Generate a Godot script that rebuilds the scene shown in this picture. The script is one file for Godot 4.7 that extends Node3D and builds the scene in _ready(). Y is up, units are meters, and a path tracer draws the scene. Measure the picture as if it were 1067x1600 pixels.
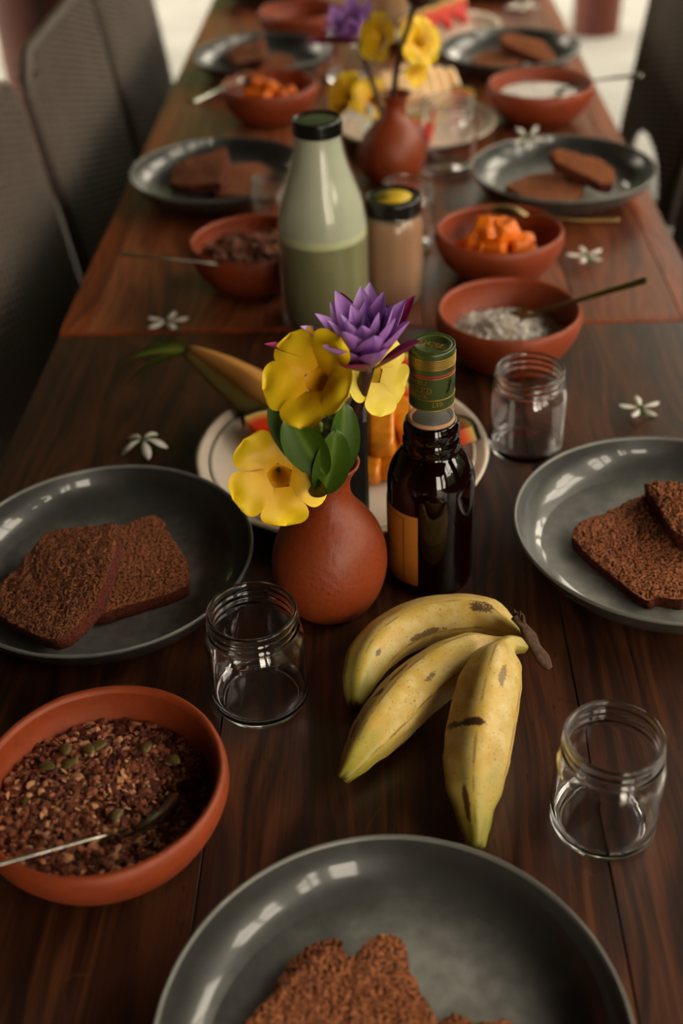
extends Node3D
# A long breakfast table under a roof, seen from the head of the table. y up, metres; the table top lies at T.

const T := 0.75
var used := {}
var rng := RandomNumberGenerator.new()
var M := {}
var nz := FastNoiseLite.new()
var nz2 := FastNoiseLite.new()
var shapes := {}

# ------------------------------------------------------------------ helpers
func numbered(called: String) -> String:
	if not used.has(called):
		used[called] = 0
		return called
	used[called] += 1
	return "%s_%03d" % [called, used[called]]

func tag(o: Node3D, label: String, category: String, group := "", kind := "") -> void:
	if label: o.set_meta("label", label)
	if category: o.set_meta("category", category)
	if group: o.set_meta("group", group)
	if kind: o.set_meta("kind", kind)

func thing(called: String, label: String, category: String, at: Vector3, turn := 0.0, group := "") -> Node3D:
	var o := Node3D.new()
	o.name = numbered(called)
	add_child(o)
	o.position = at
	o.rotation.y = turn
	tag(o, label, category, group)
	return o

func part(called: String, mesh: Mesh, mat: Material, parent: Node, xf := Transform3D()) -> MeshInstance3D:
	var o := MeshInstance3D.new()
	o.name = numbered(called) if parent == self else called
	o.mesh = mesh
	for i in mesh.get_surface_count():
		o.set_surface_override_material(i, mat)
	parent.add_child(o, true)
	o.transform = xf
	return o

func struct(called: String, mesh: Mesh, mat: Material, at := Vector3.ZERO, parent: Node = self) -> MeshInstance3D:
	var o := part(called, mesh, mat, parent, Transform3D(Basis(), at))
	if parent == self: o.set_meta("kind", "structure")
	return o

# A builder of meshes: sections that are smoothed apart from one another.
class Maker:
	var st := SurfaceTool.new()
	var begun := false
	func add(arr: Array, smooth := true, xf := Transform3D()) -> void:
		var t := SurfaceTool.new()
		t.create_from_arrays(arr)
		if smooth: t.generate_normals()
		var m := t.commit()
		if not begun:
			st.begin(Mesh.PRIMITIVE_TRIANGLES)
			begun = true
		st.append_from(m, 0, xf)
	func done() -> ArrayMesh:
		return st.commit()

# rows of points -> arrays; with wrap the rows are closed loops (the last point must not repeat the first)
func grid(rows: Array, wrap := false, cols: Array = [], flip := false) -> Array:
	var v := PackedVector3Array()
	var uv := PackedVector2Array()
	var c := PackedColorArray()
	var idx := PackedInt32Array()
	var nr := rows.size()
	var n: int = rows[0].size()
	var w := n + 1 if wrap else n
	for j in nr:
		var r: PackedVector3Array = rows[j]
		for i in w:
			v.append(r[i % n])
			uv.append(Vector2(float(i) / (w - 1), float(j) / maxi(nr - 1, 1)))
			if cols: c.append(cols[j][i % n])
	for j in nr - 1:
		for i in w - 1:
			var a := j * w + i
			var q := [a, a + 1, a + w, a + 1, a + w + 1, a + w] if not flip else [a, a + w, a + 1, a + 1, a + w, a + w + 1]
			var pa := v[q[0]]; var pb := v[q[1]]; var pc := v[q[2]]
			if not (pa.is_equal_approx(pb) or pb.is_equal_approx(pc) or pa.is_equal_approx(pc)):
				idx.append(q[0]); idx.append(q[1]); idx.append(q[2])
			pa = v[q[3]]; pb = v[q[4]]; pc = v[q[5]]
			if not (pa.is_equal_approx(pb) or pb.is_equal_approx(pc) or pa.is_equal_approx(pc)):
				idx.append(q[3]); idx.append(q[4]); idx.append(q[5])
	var arr := []
	arr.resize(Mesh.ARRAY_MAX)
	arr[Mesh.ARRAY_VERTEX] = v
	arr[Mesh.ARRAY_TEX_UV] = uv
	if cols: arr[Mesh.ARRAY_COLOR] = c
	arr[Mesh.ARRAY_INDEX] = idx
	return arr

func ring(r: float, y: float, seg: int, wob := 0.0) -> PackedVector3Array:
	var p := PackedVector3Array()
	for i in seg:
		var a := TAU * i / seg
		var rr := r
		if wob > 0.0: rr = r * (1.0 + wob * nz.get_noise_3d(cos(a) * 40.0, y * 300.0, sin(a) * 40.0))
		p.append(Vector3(cos(a) * rr, y, sin(a) * rr))
	return p

# profile of (radius, height): outside upwards, then inside downwards; several sections meet in sharp edges
func lathe(sections: Array, seg := 48, wob := 0.0, inward := false, bow := 0.0) -> ArrayMesh:
	var mk := Maker.new()
	for s in sections:
		var rows := []
		for p in s:
			var r := ring(p.x, p.y, seg, wob)
			if bow != 0.0:
				for i in r.size(): r[i].x += bow * pow(p.y / 0.15, 2.0)
			rows.append(r)
		mk.add(grid(rows, true, [], inward))
	return mk.done()

# smooth curve through points
func spline(pts: Array, n: int) -> PackedVector3Array:
	var c := Curve3D.new()
	for i in pts.size():
		var t: Vector3 = (pts[mini(i + 1, pts.size() - 1)] - pts[maxi(i - 1, 0)]) / 6.0
		c.add_point(pts[i], -t, t)
	var out := PackedVector3Array()
	for i in n: out.append(c.sample_baked(c.get_baked_length() * i / (n - 1), true))
	return out

func spline2(pts: Array, n: int) -> Array:
	var p := []
	for q in pts: p.append(Vector3(q.x, q.y, 0))
	var o := []
	for q in spline(p, n): o.append(Vector2(q.x, q.y))
	return o

# tube along a path; radius(i/n) from a list; squash flattens across the second axis
func tube(path: PackedVector3Array, radii: Array, seg := 10, up := Vector3.UP, squash := 1.0, cap := true) -> Array:
	var rows := []
	var n := path.size()
	for i in n:
		var d := (path[mini(i + 1, n - 1)] - path[maxi(i - 1, 0)]).normalized()
		var x := d.cross(up).normalized() if absf(d.dot(up)) < 0.98 else d.cross(Vector3.RIGHT).normalized()
		var y := x.cross(d).normalized()
		var f := float(i) / (n - 1) * (radii.size() - 1)
		var k := mini(int(f), radii.size() - 2)
		var r: float = lerpf(radii[k], radii[k + 1], f - k) if radii.size() > 1 else radii[0]
		var p := PackedVector3Array()
		for s in seg:
			var a := TAU * s / seg
			p.append(path[i] + x * cos(a) * r + y * sin(a) * r * squash)
		if cap and i == 0:
			var q := PackedVector3Array(); q.resize(seg); q.fill(path[0]); rows.append(q)
		rows.append(p)
		if cap and i == n - 1:
			var q := PackedVector3Array(); q.resize(seg); q.fill(path[n - 1]); rows.append(q)
	return grid(rows, true)

# box with chamfered edges, flat shaded
func chamfer(size: Vector3, b := 0.003, at := Vector3.ZERO) -> Array:
	var h := size / 2.0
	var v := PackedVector3Array(); var nn := PackedVector3Array(); var idx := PackedInt32Array(); var uv := PackedVector2Array()
	b = minf(b, minf(h.x, minf(h.y, h.z)) * 0.9)
	var cr := func(sx: int, sy: int, sz: int, ax: int) -> Vector3:
		var p := Vector3(sx * (h.x - b), sy * (h.y - b), sz * (h.z - b))
		p[ax] = [sx, sy, sz][ax] * h[ax]
		return p
	var faces := []
	for ax in 3:
		var a1 := (ax + 1) % 3
		var a2 := (ax + 2) % 3
		for s in [-1, 1]:
			var q := []
			for k in [[-1, -1], [1, -1], [1, 1], [-1, 1]]:
				var sg := [0, 0, 0]; sg[ax] = s; sg[a1] = k[0]; sg[a2] = k[1]
				q.append(cr.call(sg[0], sg[1], sg[2], ax))
			faces.append(q)
		for s1 in [-1, 1]:
			for s2 in [-1, 1]:
				var q := []
				for k in [[-1, a1], [1, a1], [1, a2], [-1, a2]]:
					var sg := [0, 0, 0]; sg[a1] = s1; sg[a2] = s2; sg[ax] = k[0]
					q.append(cr.call(sg[0], sg[1], sg[2], k[1]))
				faces.append(q)
	for sx in [-1, 1]:
		for sy in [-1, 1]:
			for sz in [-1, 1]:
				faces.append([cr.call(sx, sy, sz, 0), cr.call(sx, sy, sz, 1), cr.call(sx, sy, sz, 2)])
	for f in faces:
		var c := Vector3.ZERO
		for p in f: c += p
		c /= f.size()
		var n: Vector3 = (f[1] - f[0]).cross(f[2] - f[0]).normalized()
		if n.dot(c) > 0.0: f.reverse()
		else: n = -n
		var o := v.size()
		for p in f:
			v.append(p + at); nn.append(n); uv.append(Vector2(p.x + p.y, p.z))
		for k in range(1, f.size() - 1):
			idx.append(o); idx.append(o + k); idx.append(o + k + 1)
	var arr := []
	arr.resize(Mesh.ARRAY_MAX)
	arr[Mesh.ARRAY_VERTEX] = v; arr[Mesh.ARRAY_NORMAL] = nn; arr[Mesh.ARRAY_TEX_UV] = uv; arr[Mesh.ARRAY_INDEX] = idx
	return arr

func box_mesh(size: Vector3, b := 0.003, at := Vector3.ZERO) -> ArrayMesh:
	var mk := Maker.new()
	mk.add(chamfer(size, b, at), false)
	return mk.done()

func one(arr: Array) -> ArrayMesh:
	var mk := Maker.new()
	mk.add(arr)
	return mk.done()

func col(r: float, g: float, b: float) -> Color:
	return Color(r, g, b)

func mat(c: Color, rough := 0.6, metal := 0.0) -> StandardMaterial3D:
	var m := StandardMaterial3D.new()
	m.albedo_color = c
	m.roughness = rough
	m.metallic = metal
	return m

func noise_tex(freq: float, colors: Array, type := FastNoiseLite.TYPE_SIMPLEX_SMOOTH, size := 256, sd := 1, oct := 4, stops: Array = []) -> NoiseTexture2D:
	var f := FastNoiseLite.new()
	f.noise_type = type
	f.frequency = freq
	f.seed = sd
	f.fractal_octaves = oct
	var t := NoiseTexture2D.new()
	t.width = size
	t.height = size
	t.seamless = true
	t.noise = f
	if colors:
		var g := Gradient.new()
		var off := PackedFloat32Array()
		for i in colors.size(): off.append(stops[i] if stops else float(i) / (colors.size() - 1))
		g.offsets = off
		g.colors = PackedColorArray(colors)
		t.color_ramp = g
	return t

func tri(m: StandardMaterial3D, s: Vector3, off := Vector3.ZERO) -> StandardMaterial3D:
	m.uv1_triplanar = true
	m.uv1_scale = s
	m.uv1_offset = off
	return m

func glass(tint := Color(1, 1, 1), alpha := 0.0) -> StandardMaterial3D:
	var m := StandardMaterial3D.new()
	m.transparency = BaseMaterial3D.TRANSPARENCY_ALPHA
	m.albedo_color = Color(tint.r, tint.g, tint.b, alpha)
	m.roughness = 0.0
	m.refraction_enabled = true
	m.refraction_scale = 0.05
	return m

# ------------------------------------------------------------------ wood grain: columns across the board, rows along it
func wood_image(sd: int, dark: Color, mid: Color, light: Color, scratches: int) -> ImageTexture:
	var w := 768
	var h := 1024
	var a := FastNoiseLite.new(); a.seed = sd; a.frequency = 1.0; a.fractal_octaves = 3
	var bytes := PackedByteArray()
	bytes.resize(w * h * 3)
	var k := 0
	for y in h:
		for x in w:
			var warp := a.get_noise_2d(x * 0.006, y * 0.003)
			var streak := a.get_noise_2d(x * 0.05 + warp * 3.0, y * 0.0056 + 40.0)
			var fine := a.get_noise_2d(x * 0.32, y * 0.024 + 90.0)
			var f := clampf(0.5 + streak * 0.75 + fine * 0.32 + warp * 0.4, 0.0, 1.0)
			var c := dark.lerp(mid, f * 2.0) if f < 0.5 else mid.lerp(light, f * 2.0 - 1.0)
			bytes[k] = int(c.r * 255.0); bytes[k + 1] = int(c.g * 255.0); bytes[k + 2] = int(c.b * 255.0)
			k += 3
	var im := Image.create_from_data(w, h, false, Image.FORMAT_RGB8, bytes)
	var r := RandomNumberGenerator.new(); r.seed = sd
	for i in scratches:
		var p := Vector2(r.randf() * w, r.randf() * h)
		var ang := r.randf_range(-PI, PI)
		var len := r.randf_range(6, 50)
		var bend := r.randf_range(-0.02, 0.02)
		var pale := r.randf() < 0.6
		for s in int(len):
			p += Vector2(cos(ang), sin(ang))
			ang += bend
			var px := Vector2i(int(p.x), int(p.y))
			if px.x >= 0 and px.y >= 0 and px.x < w and px.y < h:
				var c := im.get_pixelv(px)
				im.set_pixelv(px, c.lerp(light.lightened(0.15) if pale else dark.darkened(0.4), 0.4))
	for i in scratches * 3:
		var p := Vector2i(r.randi() % (w - 3), r.randi() % (h - 4))
		for dx in r.randi_range(1, 2):
			for dy in r.randi_range(1, 4):
				im.set_pixel(p.x + dx, p.y + dy, im.get_pixel(p.x + dx, p.y + dy).darkened(0.5))
	return ImageTexture.create_from_image(im)

func wood_mat(tex: Texture2D, off: Vector3, rough: float, tint := Color(1, 1, 1), coat := 0.0) -> StandardMaterial3D:
	var m := mat(tint, rough)
	m.albedo_texture = tex
	m.heightmap_enabled = true
	m.heightmap_texture = M.grain
	m.heightmap_scale = 0.03
	tri(m, Vector3(1.6, 1.6, 0.45), off)
	m.uv1_triplanar_sharpness = 8.0
	if coat > 0.0:
		m.clearcoat_enabled = true
		m.clearcoat = coat
		m.clearcoat_roughness = 0.22
	return m

func make_materials() -> void:
	rng.seed = 20240
	nz.seed = 7; nz.frequency = 0.02; nz.fractal_octaves = 3
	nz2.seed = 21; nz2.frequency = 0.12; nz2.fractal_octaves = 4
	M.grain = noise_tex(0.03, [], FastNoiseLite.TYPE_SIMPLEX_SMOOTH, 256, 5, 4)
	M.wood_near = wood_image(3, col(0.155, 0.078, 0.044), col(0.285, 0.152, 0.080), col(0.41, 0.245, 0.135), 320)
	M.wood_far = wood_image(8, col(0.35, 0.16, 0.07), col(0.52, 0.275, 0.145), col(0.63, 0.37, 0.21), 60)
	# terracotta
	M.clay = tri(mat(col(0.56, 0.225, 0.075), 0.55), Vector3(7, 7, 7))
	M.clay.albedo_texture = noise_tex(0.02, [col(0.78, 0.74, 0.7), col(1, 1, 1), col(0.88, 0.9, 0.9)], FastNoiseLite.TYPE_SIMPLEX_SMOOTH, 256, 11, 5)
	M.clay.heightmap_enabled = true
	M.clay.heightmap_texture = noise_tex(0.06, [], FastNoiseLite.TYPE_SIMPLEX_SMOOTH, 256, 12, 4)
	M.clay.heightmap_scale = 0.03
	M.clay_vase = tri(mat(col(0.54, 0.22, 0.05), 0.5), Vector3(9, 9, 9))
	M.clay_vase.albedo_texture = noise_tex(0.05, [col(0.35, 0.28, 0.24), col(0.93, 0.9, 0.9), col(1, 1, 1)], FastNoiseLite.TYPE_SIMPLEX_SMOOTH, 512, 13, 5, [0.0, 0.3, 1.0])
	M.clay_vase.heightmap_enabled = true
	M.clay_vase.heightmap_texture = M.clay.heightmap_texture
	M.clay_vase.heightmap_scale = 0.04
	# stoneware glaze
	M.glaze = tri(mat(col(0.64, 0.645, 0.625), 0.38), Vector3(6, 6, 6))
	M.glaze.albedo_texture = noise_tex(0.03, [col(0.72, 0.72, 0.7), col(1, 1, 1)], FastNoiseLite.TYPE_SIMPLEX_SMOOTH, 256, 15, 5)
	M.glaze.clearcoat_enabled = true
	M.glaze.clearcoat = 0.6
	M.glaze.clearcoat_roughness = 0.06
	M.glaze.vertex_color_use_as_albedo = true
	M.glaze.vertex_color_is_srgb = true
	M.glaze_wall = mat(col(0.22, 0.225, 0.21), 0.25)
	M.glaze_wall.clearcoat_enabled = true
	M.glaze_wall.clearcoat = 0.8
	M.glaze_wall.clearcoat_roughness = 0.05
	M.rim = mat(col(0.42, 0.42, 0.40), 0.3)
	M.white_china = mat(col(0.86, 0.80, 0.73), 0.25)
	M.china_band = mat(col(0.72, 0.70, 0.65), 0.25)
	# bread
	var crumb := noise_tex(0.045, [col(0.17, 0.085, 0.05), col(0.62, 0.42, 0.30), col(0.80, 0.58, 0.43), col(0.92, 0.72, 0.55)], FastNoiseLite.TYPE_SIMPLEX_SMOOTH, 512, 17, 5, [0.24, 0.40, 0.6, 1.0])
	var pores := noise_tex(0.045, [Color.BLACK, Color(0.75, 0.75, 0.75), Color.WHITE], FastNoiseLite.TYPE_SIMPLEX_SMOOTH, 512, 17, 5, [0.22, 0.42, 1.0])
	M.crumb = tri(mat(col(0.84, 0.69, 0.55), 0.95), Vector3(14, 14, 14))
	M.crumb.albedo_texture = crumb
	M.crumb.heightmap_enabled = true
	M.crumb.heightmap_texture = pores
	M.crumb.heightmap_scale = 0.3
	M.crust = tri(mat(col(0.56, 0.30, 0.16), 0.85), Vector3(14, 14, 14))
	M.crust.albedo_texture = crumb
	M.crust.heightmap_enabled = true
	M.crust.heightmap_texture = pores
	M.crust.heightmap_scale = 0.15
	# glass and liquids
	M.glass = glass()
	M.syrup = glass(Color(0.085, 0.014, 0.008), 0.4)
	M.clear_thin = mat(Color(0.95, 1.0, 0.95, 0.08), 0.05)
	M.clear_thin.transparency = BaseMaterial3D.TRANSPARENCY_ALPHA
	M.milk_film = mat(Color(0.72, 0.73, 0.63, 0.78), 0.7)
	M.milk_film.transparency = BaseMaterial3D.TRANSPARENCY_ALPHA
	M.smoothie = mat(col(0.40, 0.385, 0.11), 0.35)
	M.smoothie.subsurf_scatter_enabled = true
	M.smoothie.subsurf_scatter_strength = 0.2
	M.foam = tri(mat(col(0.72, 0.73, 0.55), 0.8), Vector3(40, 40, 40))
	M.nut = mat(col(0.56, 0.34, 0.11), 0.5)
	M.honey = mat(col(0.55, 0.38, 0.12), 0.3)
	M.lid = mat(col(0.06, 0.05, 0.045), 0.25)
	M.lid_top = mat(col(0.13, 0.075, 0.055), 0.22)
	M.yellow_print = mat(col(0.80, 0.66, 0.08), 0.5)
	M.foil = mat(col(0.20, 0.25, 0.09), 0.38)
	M.foil_top = mat(col(0.26, 0.30, 0.11), 0.38)
	M.gold = mat(col(0.72, 0.56, 0.26), 0.35, 0.8)
	M.red_band = mat(col(0.55, 0.08, 0.05), 0.5)
	M.dark_print = mat(col(0.06, 0.08, 0.03), 0.6)
	M.paper = tri(mat(col(0.66, 0.40, 0.10), 0.6), Vector3(30, 30, 30))
	M.paper_line = mat(col(0.36, 0.20, 0.05), 0.6)
	M.dark_liquid = mat(col(0.17, 0.09, 0.05), 0.3)
	M.tan_foam = mat(col(0.72, 0.48, 0.27), 0.7)
	M.steel = mat(col(0.72, 0.71, 0.68), 0.22, 1.0)
	M.brass = mat(col(0.55, 0.45, 0.28), 0.3, 1.0)
	M.black = tri(mat(col(0.055, 0.052, 0.05), 0.5), Vector3(12, 12, 12))
	# flowers and leaves (tinted by vertex colours)
	for k in ["petal", "leaf"]:
		var m := mat(Color.WHITE, 0.5)
		m.vertex_color_use_as_albedo = true
		m.vertex_color_is_srgb = true
		m.cull_mode = BaseMaterial3D.CULL_DISABLED
		m.backlight_enabled = true
		m.backlight = Color(0.5, 0.5, 0.5) if k == "petal" else Color(0.2, 0.25, 0.1)
		M[k] = m
	M.leaf.roughness = 0.38
	M.tinted = mat(Color.WHITE, 0.85)
	M.tinted.vertex_color_use_as_albedo = true
	M.tinted.vertex_color_is_srgb = true
	M.flesh = mat(Color.WHITE, 0.35)
	M.flesh.vertex_color_use_as_albedo = true
	M.flesh.vertex_color_is_srgb = true
	M.stem = mat(col(0.22, 0.30, 0.10), 0.5)
	M.stem_dark = mat(col(0.22, 0.10, 0.08), 0.5)
	M.seed = mat(col(0.36, 0.30, 0.15), 0.4)
	M.bud = mat(col(0.42, 0.50, 0.16), 0.5)
	M.cream_lid = mat(col(0.76, 0.72, 0.55), 0.4)
	M.pine = tri(mat(col(0.82, 0.58, 0.28), 0.45), Vector3(30, 30, 30))
	M.pine_rind = tri(mat(col(0.42, 0.36, 0.14), 0.7), Vector3(40, 40, 40))
	M.melon = mat(col(0.97, 0.82, 0.62), 0.45)
	M.dry_stem = tri(mat(col(0.42, 0.30, 0.22), 0.9), Vector3(40, 40, 40))
	M.dry_stem.albedo_texture = noise_tex(0.04, [col(0.4, 0.36, 0.34), col(1, 0.96, 0.92)], FastNoiseLite.TYPE_SIMPLEX_SMOOTH, 128, 29, 4)
	M.papaya = tri(mat(col(0.96, 0.52, 0.03), 0.42), Vector3(30, 30, 30))
	M.papaya.albedo_texture = noise_tex(0.02, [col(0.85, 0.72, 0.6), col(1, 1, 1)], FastNoiseLite.TYPE_SIMPLEX_SMOOTH, 128, 23, 3)
	M.mango = tri(mat(col(0.94, 0.62, 0.16), 0.32), Vector3(20, 20, 20))
	M.mango.albedo_texture = noise_tex(0.02, [col(0.86, 0.72, 0.5), col(1, 1, 1)], FastNoiseLite.TYPE_SIMPLEX_SMOOTH, 128, 24, 3)
	M.coconut = mat(col(0.90, 0.85, 0.78), 0.8)
	# rattan, floor, roof
	M.rattan = tri(mat(col(0.41, 0.36, 0.325), 0.5), Vector3(5, 5, 5))
	M.rattan.albedo_texture = noise_tex(0.05, [col(0.65, 0.62, 0.6), col(1, 1, 1)], FastNoiseLite.TYPE_SIMPLEX_SMOOTH, 256, 25, 4)
	M.floor = tri(mat(col(0.375, 0.375, 0.365), 0.8), Vector3(0.5, 0.5, 0.5))
	M.floor.albedo_texture = noise_tex(0.01, [col(0.86, 0.85, 0.83), col(1, 1, 1)], FastNoiseLite.TYPE_SIMPLEX_SMOOTH, 512, 26, 5)
	M.post = wood_mat(M.wood_far, Vector3(0.3, 0.1, 0), 0.85, Color(0.55, 0.40, 0.10))
	M.post.uv1_scale = Vector3(1.6, 0.4, 1.6)
	M.wall = tri(mat(col(0.40, 0.30, 0.22), 0.8), Vector3(1, 1, 1))
	M.ceil = tri(mat(col(0.24, 0.15, 0.10), 0.7), Vector3(1, 1, 1))
	M.hedge = tri(mat(col(0.16, 0.24, 0.08), 0.8), Vector3(1, 1, 1))
	M.hedge.albedo_texture = noise_tex(0.05, [col(0.35, 0.4, 0.3), col(1, 1, 1), col(1, 1, 0.75)], FastNoiseLite.TYPE_SIMPLEX_SMOOTH, 256, 27, 5)
	M.lawn = tri(mat(col(0.40, 0.42, 0.24), 0.9), Vector3(0.4, 0.4, 0.4))

# ------------------------------------------------------------------ crockery
func shape(key: String, maker: Callable) -> Mesh:
	if not shapes.has(key): shapes[key] = maker.call()
	return shapes[key]

func make_plate(label: String, at: Vector3, group: String, s := 1.0) -> void:
	var o := thing("dinner_plate", label, "plate", at, 0.0, group)
	o.scale = Vector3(s, 1, s)
	part("plate_base", shape("plate_under", func(): return lathe([[Vector2(0, 0.004), Vector2(0.070, 0.004), Vector2(0.074, 0.0), Vector2(0.082, 0.0), Vector2(0.086, 0.004)], [Vector2(0.086, 0.004), Vector2(0.104, 0.007), Vector2(0.119, 0.016), Vector2(0.129, 0.028), Vector2(0.1355, 0.0405)]], 96)), M.glaze_wall, o)
	part("rim", shape("plate_rim", func(): return lathe([spline2([Vector2(0.1355, 0.0405), Vector2(0.1366, 0.0425), Vector2(0.1362, 0.0440), Vector2(0.1350, 0.0446), Vector2(0.1338, 0.0438), Vector2(0.1332, 0.0425)], 10)], 128)), M.rim, o)
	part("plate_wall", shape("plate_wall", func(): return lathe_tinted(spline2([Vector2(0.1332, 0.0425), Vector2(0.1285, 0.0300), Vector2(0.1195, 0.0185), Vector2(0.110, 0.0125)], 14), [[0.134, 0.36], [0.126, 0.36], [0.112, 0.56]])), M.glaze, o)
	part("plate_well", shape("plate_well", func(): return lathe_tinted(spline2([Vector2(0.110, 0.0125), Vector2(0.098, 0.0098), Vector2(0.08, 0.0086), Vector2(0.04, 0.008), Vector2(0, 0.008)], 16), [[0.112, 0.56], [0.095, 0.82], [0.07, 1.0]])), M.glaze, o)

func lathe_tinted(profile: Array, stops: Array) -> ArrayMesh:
	# stops: [radius, tone] from the outside in; glaze paler in the middle, with some light from above painted in
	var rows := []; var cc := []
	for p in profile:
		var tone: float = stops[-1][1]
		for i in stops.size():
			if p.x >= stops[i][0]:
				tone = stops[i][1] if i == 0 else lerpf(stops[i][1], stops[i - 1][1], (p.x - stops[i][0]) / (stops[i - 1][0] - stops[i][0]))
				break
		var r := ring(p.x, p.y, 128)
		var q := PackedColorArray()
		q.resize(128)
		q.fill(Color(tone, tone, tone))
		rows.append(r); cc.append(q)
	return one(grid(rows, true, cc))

func make_bowl(label: String, at: Vector3, group: String, s := 1.0) -> Node3D:
	var o := thing("clay_bowl", label, "bowl", at, rng.randf() * TAU, group)
	o.scale = Vector3(s, 1, s)
	part("bowl_body", shape("bowl", func(): return lathe([[Vector2(0, 0.003), Vector2(0.034, 0.003), Vector2(0.037, 0.0), Vector2(0.043, 0.0)], spline2([Vector2(0.043, 0.0), Vector2(0.058, 0.008), Vector2(0.074, 0.024), Vector2(0.0845, 0.044), Vector2(0.0868, 0.056), Vector2(0.0858, 0.063), Vector2(0.0835, 0.0662), Vector2(0.0808, 0.0655), Vector2(0.0793, 0.0625)], 36), spline2([Vector2(0.0793, 0.0625), Vector2(0.0795, 0.054), Vector2(0.0745, 0.038), Vector2(0.062, 0.021), Vector2(0.04, 0.012), Vector2(0, 0.010)], 22)], 112, 0.012)), M.clay, o)
	return o

func jar_mesh() -> ArrayMesh:
	var outer := [Vector2(0, 0.003), Vector2(0.026, 0.0022), Vector2(0.031, 0.0), Vector2(0.0345, 0.0012), Vector2(0.0368, 0.005), Vector2(0.0374, 0.012), Vector2(0.0375, 0.035), Vector2(0.0374, 0.058), Vector2(0.0366, 0.0645), Vector2(0.0345, 0.069), Vector2(0.0332, 0.0712),
		Vector2(0.0332, 0.0722), Vector2(0.0347, 0.0738), Vector2(0.0347, 0.0752), Vector2(0.0331, 0.0768), Vector2(0.0331, 0.0790), Vector2(0.0342, 0.0803), Vector2(0.0342, 0.0816), Vector2(0.0329, 0.0830), Vector2(0.0329, 0.0862), Vector2(0.0336, 0.0878), Vector2(0.0333, 0.0895), Vector2(0.0322, 0.0901),
		Vector2(0.0308, 0.0895), Vector2(0.0303, 0.0875), Vector2(0.0304, 0.074), Vector2(0.0312, 0.070), Vector2(0.0338, 0.0645), Vector2(0.0349, 0.058), Vector2(0.0350, 0.035), Vector2(0.0347, 0.014), Vector2(0.0325, 0.0085), Vector2(0.027, 0.0068), Vector2(0, 0.0075)]
	return lathe([spline2(outer, 150)], 96)

func make_jar(label: String, at: Vector3, s := 1.0) -> void:
	var o := thing("glass_jar", label, "jar", at, rng.randf() * TAU, "empty glass jars on the table")
	o.scale = Vector3(s, s, s)
	part("jar_body", shape("jar", jar_mesh), M.glass, o)

func make_spoon(label: String, handle: Array, center: Vector3, dir: Vector3, ln: float, wd: float, m: Material, up := Vector3.UP, hr: Array = [0.0045, 0.003, 0.0022, 0.003], group := "") -> void:
	var base: Vector3 = handle[0]
	var o := thing("spoon", label, "spoon", base, 0.0, group)
	var d := dir.normalized()
	var x := d.cross(up).normalized()
	var n := x.cross(d).normalized()
	var pts := []
	for p in handle: pts.append(p - base)
	pts.append(center - base - d * ln * 0.48)
	part("handle", one(tube(spline(pts, 28), hr, 12, n, 0.5)), m, o)
	var mk := Maker.new()
	for side in 2:
		var rows := []
		for j in 9:
			var t := float(j) / 8.0
			var p := PackedVector3Array()
			for i in 32:
				var a := TAU * i / 32.0
				var ex := cos(a) * wd * 0.5 * t * (1.0 - 0.18 * sin(a))
				var ez := sin(a) * ln * 0.5 * t
				p.append(center - base + x * ex + d * ez + n * (-0.008 * (1.0 - t * t) - (0.0012 if side == 0 else 0.0)))
			rows.append(p)
		mk.add(grid(rows, true, [], side == 1))
	part("spoon_bowl", mk.done(), m, o)

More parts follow.
